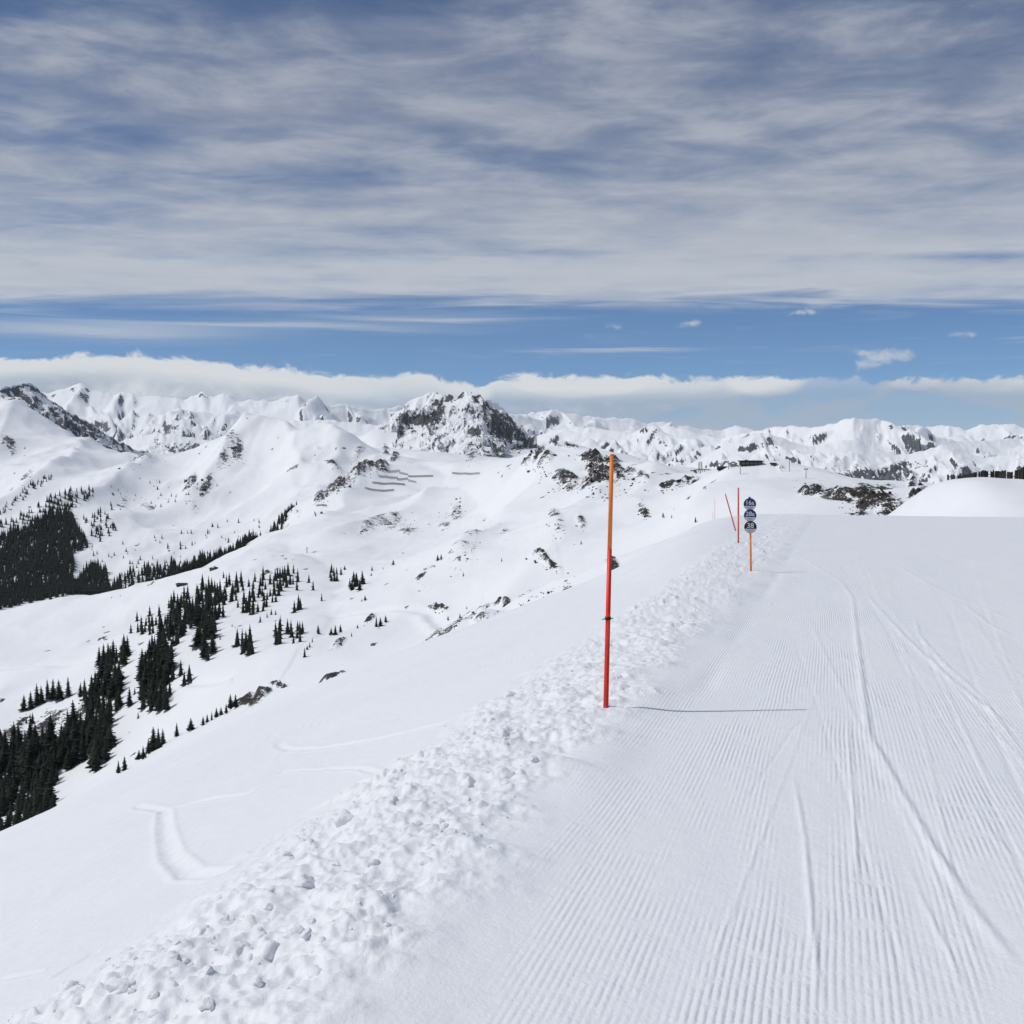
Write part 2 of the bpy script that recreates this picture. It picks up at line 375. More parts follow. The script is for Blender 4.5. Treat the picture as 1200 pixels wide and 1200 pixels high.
LINES = [
    # just below sight behind the near slope
    [(-220, 1200, 200), (0, 1050, 210), (150, 965, 220), (300, 885, 220), (450, 825, 220), (600, 775, 220), (720, 715, 220), (830, 660, 220), (950, 640, 230), (1060, 645, 230), (1200, 650, 230), (1350, 660, 230)],
    [(-220, 1070, 330), (0, 975, 390), (120, 915, 410), (200, 872, 410), (300, 826, 420), (370, 797, 420), (450, 768, 420), (530, 740, 420), (600, 716, 410), (680, 684, 400), (750, 655, 400), (800, 640, 400), (850, 615, 370), (905, 612, 330), (980, 612, 330), (1060, 614, 330), (1200, 625, 330)],
    # gully
    [(60, 935, 470), (100, 890, 500), (150, 845, 530), (200, 812, 530), (250, 782, 540), (300, 765, 540), (345, 756, 540)],
    [(-150, 905, 520), (0, 868, 560), (50, 845, 590), (90, 812, 620), (130, 800, 600), (180, 772, 610), (230, 752, 600), (290, 738, 610), (350, 724, 620), (420, 716, 620), (540, 717, 560), (600, 712, 500)],
    [(-150, 835, 680), (0, 808, 690), (70, 800, 670), (110, 785, 670), (160, 765, 680), (220, 728, 720), (280, 706, 740), (340, 694, 760), (400, 690, 760), (450, 685, 740), (500, 690, 660), (560, 682, 600), (620, 672, 560), (670, 664, 530), (720, 655, 520), (770, 640, 510), (810, 626, 480)],
    [(-100, 775, 800), (60, 758, 810), (150, 738, 830), (200, 712, 860), (240, 690, 900), (300, 668, 920), (340, 660, 940), (390, 664, 900), (450, 658, 930), (500, 650, 860), (540, 640, 800), (580, 632, 760), (620, 624, 720), (660, 617, 690), (700, 615, 660), (740, 612, 650), (780, 606, 640), (820, 590, 600), (860, 575, 560), (900, 575, 520), (950, 592, 440), (1000, 604, 420), (1050, 604, 420)],
    [(330, 636, 1120), (400, 622, 1220), (450, 612, 1300), (500, 600, 1260), (540, 612, 1080), (580, 607, 960), (620, 592, 920), (650, 585, 900), (700, 590, 820), (740, 590, 790), (790, 580, 720)],
    [(385, 600, 1480), (440, 582, 1620), (500, 573, 1650), (550, 577, 1500), (600, 572, 1250), (640, 562, 1080), (670, 562, 1020), (720, 566, 940), (770, 564, 860), (820, 565, 700)],
    RIDGE,
    # hidden dip behind that ridge
    [(-220, 800, 1250), (0, 775, 1300), (150, 748, 1350), (215, 722, 1450), (260, 700, 1550), (320, 655, 1800), (380, 625, 2150), (470, 580, 2350), (540, 575, 2400), (600, 575, 2050), (650, 565, 1600), (715, 575, 1450), (800, 580, 1200), (880, 575, 950), (960, 592, 860), (1060, 610, 760), (1200, 620, 760), (1300, 620, 760)],
    # far side of the valley
    [(-220, 750, 1950), (0, 736, 2000), (100, 722, 2000), (170, 708, 2050), (230, 680, 2250), (300, 640, 2450), (345, 604, 2600), (400, 582, 2700), (450, 560, 2750)],
    [(-220, 690, 2350), (0, 672, 2400), (60, 660, 2420), (110, 664, 2450), (170, 662, 2450), (230, 640, 2550), (290, 610, 2700), (350, 583, 2800), (410, 566, 2850)],
    [(-220, 640, 2700), (0, 622, 2750), (40, 612, 2750), (70, 600, 2780), (95, 592, 2850), (125, 615, 2700), (150, 628, 2640), (190, 622, 2720), (240, 600, 2850), (300, 578, 2950), (360, 562, 3000), (420, 553, 2980)],
    [(-220, 590, 3150), (0, 578, 3150), (40, 570, 3150), (90, 566, 3150), (120, 575, 3050), (160, 580, 3000), (210, 568, 3150), (260, 550, 3250), (310, 535, 3300), (360, 532, 3250), (410, 535, 3150), (440, 543, 3050)],
    [(90, 545, 3500), (140, 552, 3400), (180, 556, 3350), (210, 545, 3450), (235, 531, 3520), (262, 511, 3600), (285, 499, 3650), (305, 495, 3650), (325, 496, 3620), (345, 499, 3580), (365, 502, 3500), (385, 507, 3420), (410, 515, 3320), (440, 530, 3200), (465, 542, 3080)],
    [(-220, 520, 4000), (0, 525, 3900), (40, 522, 3900), (75, 530, 3800), (100, 538, 3700)],
    [(-220, 420, 5200), (-100, 432, 5100), (-40, 445, 5000), (0, 465, 4800), (20, 474, 4700), (45, 489, 4550), (68, 502, 4400), (100, 516, 4200), (118, 534, 4000), (150, 536, 3850), (182, 541, 3700)],
    [(-220, 480, 6200), (0, 520, 5900), (100, 560, 5300), (180, 575, 4600), (250, 565, 4500), (300, 545, 4450), (360, 545, 4300), (420, 550, 4000), (455, 556, 3600)],
    # basin below the rocky peak
    [(490, 546, 2900), (540, 547, 2900), (600, 546, 2800), (640, 538, 2700)],
    [(440, 528, 3900), (470, 538, 3600), (510, 543, 3500), (560, 546, 3450), (600, 543, 3450), (640, 538, 3450)],
    [(440, 512, 4400), (480, 527, 4150), (520, 536, 4050), (570, 541, 4000), (620, 541, 4000), (680, 542, 4000)],
    [(700, 560, 2800), (760, 565, 2800), (850, 570, 2800), (960, 585, 2800), (1100, 600, 2800), (1300, 600, 2800)],
    [(-220, 530, 7000), (0, 560, 7000), (150, 575, 7000), (300, 560, 6500), (450, 540, 6000), (600, 540, 6000), (750, 556, 5500), (900, 570, 5500), (1100, 590, 5500), (1300, 590, 5500)],
]
def densify(line, step=45.0):
    out = []
    for a, b in zip(line[:-1], line[1:]):
        n = max(1, int(math.hypot(b[0] - a[0], b[1] - a[1]) // step))
        for k in range(n):
            f = k / n
            out.append((a[0] + (b[0] - a[0]) * f, a[1] + (b[1] - a[1]) * f, math.exp(math.log(a[2]) * (1 - f) + math.log(b[2]) * f)))
    out.append(line[-1]); return out
CP = np.array([p for ln in LINES for p in densify(ln)])
cX, cZ = pix(CP[:, 0], CP[:, 1]); cY = np.log(CP[:, 2])
def _phi(r2): return np.where(r2 > 1e-12, 0.5 * r2 * np.log(r2 + 1e-12), 0)
_n = len(CP)
_r2 = (cX[:, None] - cX[None]) ** 2 + (cY[:, None] - cY[None]) ** 2
_A = np.zeros((_n + 3, _n + 3))
_A[:_n, :_n] = _phi(_r2) + np.eye(_n) * 2e-5
_P = np.stack([np.ones(_n), cX, cY], 1)
_A[:_n, _n:] = _P; _A[_n:, :_n] = _P.T
_wts = np.linalg.solve(_A, np.concatenate([cZ, np.zeros(3)]))
def tps(X, L):
    out = np.empty(X.size); Xf = X.ravel(); Lf = L.ravel()
    for i in range(0, X.size, 6000):
        a = Xf[i:i + 6000, None] - cX[None]; b = Lf[i:i + 6000, None] - cY[None]
        r2 = a * a + b * b + 1e-12
        out[i:i + 6000] = (0.5 * r2 * np.log(r2)) @ _wts[:_n] + _wts[_n] + _wts[_n + 1] * Xf[i:i + 6000] + _wts[_n + 2] * Lf[i:i + 6000]
    return out.reshape(X.shape)

# bare rock and scrub patches: photo x, y, half-width, half-height, tilt (deg, up to the right positive), strength, min/max distance
ROCKS = [(626, 551, 12, 6, 10, 1.0), (615, 549, 5, 3, 0, .9), (641, 556, 8, 6, 40, .9), (634, 562, 6, 4, 50, .8), (663, 573, 12, 7, 0, 1.1), (650, 577, 5, 4, 20, .8),
         (694, 550, 13, 5, 0, 1.2), (702, 560, 14, 8, 0, 1.1), (700, 575, 17, 8, 10, 1.3), (690, 582, 8, 4, 0, 1.1), (712, 583, 8, 4, 0, 1.0), (724, 562, 7, 14, 20, .95),
         (716, 548, 9, 3, 10, 1.0), (737, 563, 8, 6, 0, .75), (750, 568, 5, 4, 30, .9), (733, 577, 12, 5, 20, .7), (757, 574, 5, 3, 0, .8), (668, 536, 11, 3, -10, .9), (650, 533, 7, 2, -10, .9),
         (806, 565, 13, 4, 25, 1.1), (785, 573, 10, 3, 25, .9), (777, 577, 6, 2, 25, .9), 
         (944, 573, 9, 3, -5, 1.1), (958, 573, 12, 4, -5, 1.2), (985, 579, 22, 5, -8, 1.3), (1012, 580, 22, 6, -4, 1.2), (1030, 585, 22, 9, 0, 1.2), (1045, 594, 18, 8, 10, 1.0), (1074, 573, 12, 3, 32, 1.1), (1015, 592, 12, 7, 10, .9), (1005, 600, 18, 5, 0, .8),
         (915, 552, 7, 3, -35, .7),
         (634, 662, 14, 4, -30, .9), (645, 670, 14, 3, -10, .9), (648, 618, 12, 5, -15, .75), (655, 628, 10, 8, -30, .6), (665, 685, 10, 5, 20, .8), (645, 693, 12, 4, 20, .8), (625, 703, 14, 4, 20, .8), (612, 710, 10, 3, 25, .8),
         (681, 620, 7, 5, -40, .8), (755, 606, 8, 5, -30, .8), (722, 662, 12, 4, -20, .9), (785, 640, 8, 3, 20, .7),
         (395, 578, 24, 5, 27, .95), (425, 563, 18, 5, 30, 1.0), (447, 556, 10, 6, 25, .9), (415, 550, 6, 8, -30, .7), (375, 585, 8, 4, 25, .9),
         (455, 612, 22, 6, 15, .62), (480, 618, 20, 8, 0, .55), (430, 622, 14, 5, 25, .62), (535, 590, 8, 7, -20, .75), (520, 605, 10, 8, 0, .6), (590, 625, 8, 5, 50, .7), (556, 640, 20, 4, 40, .62), (540, 665, 26, 8, 35, .5), (530, 735, 24, 4, 25, .7), (512, 745, 16, 4, 25, .7), (560, 722, 18, 4, 10, .7), (515, 718, 12, 2, 0, .95), (590, 719, 12, 2, 0, .95),
         (305, 817, 14, 3, 35, 1.2), (285, 825, 16, 3, 25, 1.1), (385, 797, 14, 3, 25, .9), (325, 804, 12, 2, 0, .9), (400, 790, 8, 2, 25, .8), (395, 758, 12, 2, 30, .9), (434, 728, 8, 2, 30, .9), (494, 690, 10, 3, 40, .7),
         (60, 845, 34, 14, 25, .78), (15, 858, 18, 10, 20, .8), (95, 832, 16, 8, 20, .8), (20, 850, 20, 2.5, 40, .9),
         (275, 530, 12, 15, 40, .75), (262, 545, 10, 10, 0, .6), (222, 568, 6, 12, -30, .9), (242, 572, 5, 12, -30, .9), (225, 590, 8, 6, 0, .6), (172, 586, 10, 5, -30, .7),
         (420, 528, 5, 10, -40, .75), (372, 535, 3, 3, 0, .8), (390, 552, 12, 3, 0, .8), (345, 600, 6, 1, 0, .9), (10, 528, 10, 6, 0, .7), (145, 588, 5, 14, -20, .6),
         (600, 527, 18, 8, 15, .75), (560, 533, 20, 6, 20, .7), (630, 530, 12, 4, 20, .7), (462, 535, 6, 3, 10, .9), (452, 528, 4, 2, 0, .9), (160, 548, 30, 4, 10, .5), (30, 568, 14, 4, 40, .6)]
def patch_mask(px, py, dep, lst, n):
    r = np.zeros(px.shape)
    for q in lst:
        cx, cy, a, b, ang, s = q[:6]
        if s < .86: s = s * .80
        m = (np.abs(px - cx) < a * 1.8 + b) & (np.abs(py - cy) < a * 1.5 + b * 1.8)
        if not m.any(): continue
        c, sn_ = cos(radians(ang)), sin(radians(ang))
        ddx = px[m] - cx; ddy = -(py[m] - cy)
        p = (ddx * c + ddy * sn_) / a; o = (-ddx * sn_ + ddy * c) / b
        r[m] = np.maximum(r[m], s * np.exp(-(p * p + o * o) ** 1.3 * 0.7))
    return r
SPUR_PX = [([(290, 500, 3650), (268, 525, 3450), (248, 555, 3250), (222, 588, 3000)], 34, 80), ([(330, 498, 3600), (345, 530, 3300), (352, 558, 3050)], 26, 70),
           ([(385, 508, 3420), (398, 530, 3250), (392, 556, 3000)], 18, 60), ([(440, 531, 3200), (430, 548, 3000)], 14, 50),
           ([(105, 520, 4150), (80, 548, 3500), (40, 574, 3150), (-20, 602, 2900)], 30, 90), ([(182, 546, 3650), (135, 572, 3100), (98, 592, 2850), (50, 612, 2750), (-20, 640, 2650)], 30, 80),
           ([(20, 500, 4400), (-10, 540, 3800)], 30, 90),
           ([(655, 533, 1180), (628, 560, 1060), (602, 592, 950), (566, 640, 790), (520, 680, 680)], 9, 34), ([(520, 585, 1450), (478, 600, 1330), (436, 618, 1260), (395, 642, 1100)], 9, 36),
           ([(700, 588, 830), (660, 612, 700), (632, 660, 580), (606, 708, 480)], 6, 26), ([(745, 547, 980), (762, 575, 830), (750, 605, 690)], 6, 26),
           ([(440, 555, 1850), (410, 590, 1580), (370, 625, 1200)], 8, 44), ([(860, 550, 690), (830, 585, 600), (800, 612, 520)], 5, 24),
           ([(470, 545, 1970), (520, 570, 1700), (560, 600, 1250), (590, 640, 800)], -8, 50), ([(345, 640, 1080), (400, 680, 800), (380, 735, 560)], -5, 30)]
SPURS = [([(float(pix(a, b)[0]) * d, d) for a, b, d in ln], hh * 1.55, ww) for ln, hh, ww in SPUR_PX]
def hills(X, Y):
    """height over the mid ground on arrays X (x/y) and Y (distance); returns z and rock strength"""
    x = X * Y
    Zs = tps(X, np.log(Y))
    z = E + Zs * Y
    px, py = unpix(X, Zs)
    fgw = 1 - sstep(np.log(Y), math.log(215), math.log(330))
    amp = sstep(Y, 260, 700) * (1 - 0.3 * sstep(Y, 1500, 3000))
    wx = x + 18 * fbm(x / 140, Y / 140, 2, 51); wy = Y + 18 * fbm(x / 140, Y / 140, 2, 52)
    n1 = fbm(wx / 130, wy / 130, 4, 53)
    n2 = ridged(wx / 210, wy / 300, 4, 54, .40) - 0.6
    farr = sstep(Y, 1500, 2700)
    bas_n = 1 - .8 * sstep(px, 430, 480) * sstep(Y, 2400, 2900)
    z = z + amp * (3.6 * n1 + 6.0 * n2) + sstep(Y, 550, 1100) * bas_n * 13.0 * (ridged(wx / 300 + .3, wy / 470, 3, 63, .4) - .7)
    bas = 1 - .85 * sstep(px, 430, 470) * sstep(Y, 2500, 2900)
    z = z + farr * bas * (9 * fbm(wx / 420, wy / 420, 4, 55) + 20 * (ridged(wx / 420, wy / 560, 5, 56, .45) - .8))
    z = z + amp * (0.30 * fbm(x / 9, Y / 9, 3, 57) + 1.1 * fbm(wx / 34, wy / 48, 3, 62))
    for pts, hh, ww in SPURS:
        m = (x > min(p[0] for p in pts) - 4 * ww) & (x < max(p[0] for p in pts) + 4 * ww) & (Y > min(p[1] for p in pts) - 4 * ww) & (Y < max(p[1] for p in pts) + 4 * ww)
        if not m.any(): continue
        d, _ = seg_dist(wx[m], wy[m], pts)
        z[m] += hh * (np.exp(-np.sqrt(d * d + 9) / ww) - .25)  * np.exp(-(d / (3 * ww)) ** 2)
    rk = patch_mask(px, py, Y, ROCKS, None)
    jag = ridged(x / 14, Y / 14, 4, 58) - .5
    z = z + np.clip(rk - .3, 0, 1) * (7.0 * jag + 2.0) * np.clip(Y / 1000, .5, 2.2)
    rk = rk * (0.75 + 0.9 * (fbm(x / (7 + Y * .006), Y / (7 + Y * .006), 4, 59) + .15))
    # scattered scrub on steeper ground
    sc = fbm(x / 60, Y / 60, 3, 60) + 0.9 * fbm(x / (6 + Y * .002), Y / (9 + Y * .003), 3, 61)
    rk = np.maximum(rk, sstep(sc, .62, 1.0) * 0.8 * sstep(Y, 350, 500))
    fz = fg_base(x, Y)
    z = z * (1 - fgw) + fz * fgw
    return z, np.minimum(rk, .66) * (1 - fgw)

# ------------------------------------------------------------------ materials
def principled(nt, rough=0.6, spec=0.3):
    b = nt.n('ShaderNodeBsdfPrincipled')
    b.inputs['Roughness'].default_value = rough
    b.inputs['Specular IOR Level'].default_value = spec
    o = nt.n('ShaderNodeOutputMaterial'); nt.link(b.outputs[0], o.inputs['Surface'])
    return b
def new_mat(name):
    m = bpy.data.materials.new(name); m.use_nodes = True
    return m, NT(m.node_tree)
SNOW = (0.84, 0.86, 0.885)
def mat_piste():
    m, n = new_mat('groomed_snow')
    b = principled(n, 0.55, 0.25)
    P = n.n('ShaderNodeTexCoord').outputs['Object']
    x, y, z = n.sep(P)
    t = n.m('SUBTRACT', n.m('MULTIPLY', x, CT), n.m('MULTIPLY', y, ST))
    s = n.m('ADD', n.m('MULTIPLY', x, ST), n.m('MULTIPLY', y, CT))
    sv = n.xyz(n.m('MULTIPLY', t, 1.0), n.m('MULTIPLY', s, 0.35), 0.0)
    wob = n.noise(n.xyz(n.m('MULTIPLY', t, 0.5), n.m('MULTIPLY', s, 0.25)), 1.0, 3, 0.5)
    wob2 = n.noise(P, 22.0, 3, 0.55)
    ph = n.m('ADD', t, n.m('ADD', n.m('MULTIPLY', wob, 0.10), n.m('MULTIPLY', wob2, 0.004)))
    wave = n.m('SINE', n.m('MULTIPLY', ph, 2 * pi / 0.0285))
    wave = n.m('POWER', n.m('ADD', n.m('MULTIPLY', wave, 0.5), 0.5), 0.75)
    patch = n.noise(n.xyz(n.m('MULTIPLY', t, 2.6), n.m('MULTIPLY', s, 0.42), 4.0), 1.0, 5, 0.55, 0.4)
    brk = n.noise(P, 7.0, 4, 0.6)
    strip = n.noise(n.xyz(n.m('MULTIPLY', t, 1.7), n.m('MULTIPLY', s, 0.05), 14.0), 1.0, 3, 0.5)
    amp = n.m('MULTIPLY', n.ss(patch, 0.38, 0.60, 0.05, 1.0), n.ss(brk, 0.34, 0.54, 0.2, 1.0))
    amp = n.m('MULTIPLY', amp, n.ss(strip, 0.36, 0.56, 0.45, 1.0))
    amp = n.m('MULTIPLY', amp, n.ss(t, -1.6, -1.25))
    fine = n.noise(P, 60.0, 4, 0.65)
    mid = n.noise(P, 9.0, 4, 0.55)
    h = n.m('ADD', n.m('MULTIPLY', n.m('MULTIPLY', wave, amp), 0.0041), n.m('MULTIPLY', fine, 0.0034))
    h = n.m('ADD', h, n.m('MULTIPLY', mid, 0.009))
    bump = n.n('ShaderNodeBump'); bump.inputs['Strength'].default_value = 1.0; bump.inputs['Distance'].default_value = 1.0
    n.link(h, bump.inputs['Height']); n.link(bump.outputs[0], b.inputs['Normal'])
    cn_ = n.noise(sv, 0.7, 4, 0.5)
    n.link(n.mix(n.ss(cn_, .35, .7), (0.82, 0.845, 0.88), (0.845, 0.86, 0.885)), b.inputs['Base Color'])
    return m
def mat_terrain(name, rock_a, rock_b, nscale, bump_d, bump_s, lo=.42, hi=.56):
    m, n = new_mat(name)
    b = principled(n, 0.65, 0.2)
    P = n.n('ShaderNodeTexCoord').outputs['Object']
    at = n.n('ShaderNodeAttribute', attribute_name='rock').outputs['Fac']
    nz = n.noise(P, nscale, 6, 0.65)
    nz2 = n.noise(P, nscale * 5.0, 4, 0.6)
    f = n.m('ADD', at, n.m('MULTIPLY', n.m('SUBTRACT', nz, 0.5), 1.5))
    f = n.m('ADD', f, n.m('MULTIPLY', n.m('SUBTRACT', nz2, 0.5), 1.1))
    f = n.m('MULTIPLY', n.ss(f, lo, hi), n.ss(at, 0.04, 0.2))
    rock = n.mix(n.ss(nz2, .35, .65), rock_a, rock_b)
    n.link(n.mix(f, SNOW, rock), b.inputs['Base Color'])
    h = n.m('ADD', n.m('MULTIPLY', nz2, 0.5), nz)
    bump = n.n('ShaderNodeBump'); bump.inputs['Strength'].default_value = bump_s; bump.inputs['Distance'].default_value = bump_d
    n.link(h, bump.inputs['Height']); n.link(bump.outputs[0], b.inputs['Normal'])
    return m
def mat_plain(name, colr, rough=0.5, spec=0.4, nscale=20.0, var=0.25, metal=0.0):
    m, n = new_mat(name)
    b = principled(n, rough, spec)
    b.inputs['Metallic'].default_value = metal
    P = n.n('ShaderNodeTexCoord').outputs['Object']
    nz = n.noise(P, nscale, 4, 0.6)
    n.link(n.mix(n.ss(nz, .3, .7), tuple(c * (1 - var) for c in colr), tuple(min(1, c * (1 + var)) for c in colr)), b.inputs['Base Color'])
    return m
M_PISTE = mat_piste()
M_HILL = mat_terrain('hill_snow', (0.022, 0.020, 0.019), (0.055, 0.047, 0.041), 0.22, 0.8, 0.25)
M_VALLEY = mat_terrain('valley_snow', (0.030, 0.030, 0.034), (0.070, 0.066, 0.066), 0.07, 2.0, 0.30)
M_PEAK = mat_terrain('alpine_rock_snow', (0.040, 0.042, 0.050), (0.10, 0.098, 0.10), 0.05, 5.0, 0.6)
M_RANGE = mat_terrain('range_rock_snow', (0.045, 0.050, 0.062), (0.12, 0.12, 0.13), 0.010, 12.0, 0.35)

# ------------------------------------------------------------------ mesh helpers
def grid_mesh(name, x, y, z, mat, rock=None):
    nr, nc = x.shape
    me = bpy.data.meshes.new(name)
    co = np.stack([x, y, z], -1).reshape(-1, 3).astype(np.float32)
    idx = np.arange(nr * nc, dtype=np.int32).reshape(nr, nc)
    q = np.stack([idx[:-1, :-1], idx[:-1, 1:], idx[1:, 1:], idx[1:, :-1]], -1).reshape(-1, 4)
    me.vertices.add(len(co)); me.vertices.foreach_set('co', co.ravel())
    me.loops.add(q.size); me.loops.foreach_set('vertex_index', q.ravel())
    me.polygons.add(len(q))
    me.polygons.foreach_set('loop_start', np.arange(0, q.size, 4, dtype=np.int32))
    me.polygons.foreach_set('loop_total', np.full(len(q), 4, np.int32))
    me.polygons.foreach_set('use_smooth', np.ones(len(q), bool))
    if rock is not None:
        a = me.attributes.new('rock', 'FLOAT', 'POINT')
        a.data.foreach_set('value', rock.ravel().astype(np.float32))
    me.update()
    me.materials.append(mat)
    o = bpy.data.objects.new(name, me); COL.objects.link(o)
    o['kind'] = 'structure'
    return o
def label(o, lab, cat, group=None, kind=None):
    if lab: o['label'] = lab
    if cat: o['category'] = cat
    if group: o['group'] = group
    if kind: o['kind'] = kind
    return o

# ------------------------------------------------------------------ near ground mesh
APEX = 2.0
def near_patch(name, y0, y1, nr, nc):
    Ys = np.exp(np.linspace(math.log(y0 + APEX), math.log(y1 + APEX), nr)) - APEX
    _u = np.linspace(-1, 1, nc)
    YY, XX = np.meshgrid(Ys, 0.62 * (0.72 * _u + 0.28 * _u ** 3), indexing='ij')
    gx = XX * (YY + APEX)
    return grid_mesh(name, gx, YY, fg_fine(gx, YY), M_PISTE)
label(near_patch('snow_ground', 1.4, 14.0, 520, 761), 'groomed ski piste with corduroy, rough berm and open snow slope', 'piste')
near_patch('snow_ground', 14.0, 232.0, 230, 761)
bx, by = np.meshgrid(np.linspace(-60, 60, 60), np.linspace(-60, 1.4, 40))
grid_mesh('snow_ground', bx, by, fg_base(bx, by) - 0.05, M_PISTE)

# ------------------------------------------------------------------ hills
mX = np.linspace(-0.60, 0.60, 720)
mY1 = np.exp(np.linspace(math.log(231), math.log(2150), 390))
mY2 = np.exp(np.linspace(math.log(2150), math.log(6600), 230))
A, B = np.meshgrid(mY1, mX, indexing='ij')
HZ1, HR1 = hills(B, A)
PATHS = [[(-60, 790), (0, 785), (60, 779), (130, 772), (165, 765)], [(250, 742), (300, 734), (350, 724), (420, 717), (480, 716), (545, 718), (610, 719)],
         [(300, 668), (375, 662), (440, 656), (520, 646), (565, 635), (610, 622)], [(675, 672), (720, 657), (760, 641), (800, 627), (840, 622)], [(190, 800), (225, 801), (262, 803)]]
_v = np.maximum.accumulate((HZ1 - E) / A, axis=0)
for pth in PATHS:
    pts = []
    for (qx, qy, _q) in densify([(a, b, 1.0) for a, b in pth], 12):
        X, Z = pix(qx, qy); j = int(np.clip(np.searchsorted(mX, float(X)), 0, len(mX) - 1)); i = int(np.searchsorted(_v[:, j], float(Z)))
        if 0 < i < len(mY1): pts.append((float(X) * mY1[i], mY1[i]))
    yy = np.array([p[1] for p in pts]); yy = np.convolve(np.pad(yy, 3, mode='edge'), np.ones(7) / 7, 'valid')
    pts = [(p[0] / p[1] * y, y) for p, y in zip(pts, yy)]
    gx_ = A * B
    m = (gx_ > min(p[0] for p in pts) - 25) & (gx_ < max(p[0] for p in pts) + 25) & (A > min(yy) - 25) & (A < max(yy) + 25)
    d, sd = seg_dist(gx_[m], A[m], pts)
    q = d * sd
    HZ1[m] += -1.5 * np.exp(-(q / 3.6) ** 2) + 1.0 * np.exp(-((q - 6.5) / 3.0) ** 2)
grid_mesh('snow_hills', A * B, A, HZ1, M_HILL, HR1)
mXb = np.linspace(-0.60, 0.60, 620)
A2, B2 = np.meshgrid(mY2, mXb, indexing='ij')
HZ2, HR2 = hills(B2, A2)
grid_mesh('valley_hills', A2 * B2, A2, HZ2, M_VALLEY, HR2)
_vis1 = np.maximum.accumulate((HZ1 - E) / A, axis=0)
_vis2 = np.maximum.accumulate((HZ2 - E) / A2, axis=0)
def hill_hit(px, py, ymin=240.0):
    """first hill point on the ray of a photo pixel"""
    X, Z = pix(px, py); X = float(X); Z = float(Z)
    for Yv, Xv, V, H in ((mY1, mX, _vis1, HZ1), (mY2, mXb, _vis2, HZ2)):
        j = int(np.clip(np.searchsorted(Xv, X), 0, len(Xv) - 1))
        colv = V[:, j]
        i = int(np.searchsorted(colv, Z))
        if i < len(Yv) and Yv[i] > ymin:
            return X * Yv[i], Yv[i], H[i, j]
    return None
def hill_z(x, y):
    X = x / y
    Yv, Xv, H = (mY1, mX, HZ1) if y < 2150 else (mY2, mXb, HZ2)
    i = np.clip(np.searchsorted(Yv, y) - 1, 0, len(Yv) - 2); j = np.clip(np.searchsorted(Xv, X) - 1, 0, len(Xv) - 2)
    f = (y - Yv[i]) / (Yv[i + 1] - Yv[i]); g = (X - Xv[j]) / (Xv[j + 1] - Xv[j])
    return (H[i, j] * (1 - f) * (1 - g) + H[i + 1, j] * f * (1 - g) + H[i, j + 1] * (1 - f) * g + H[i + 1, j + 1] * f * g)

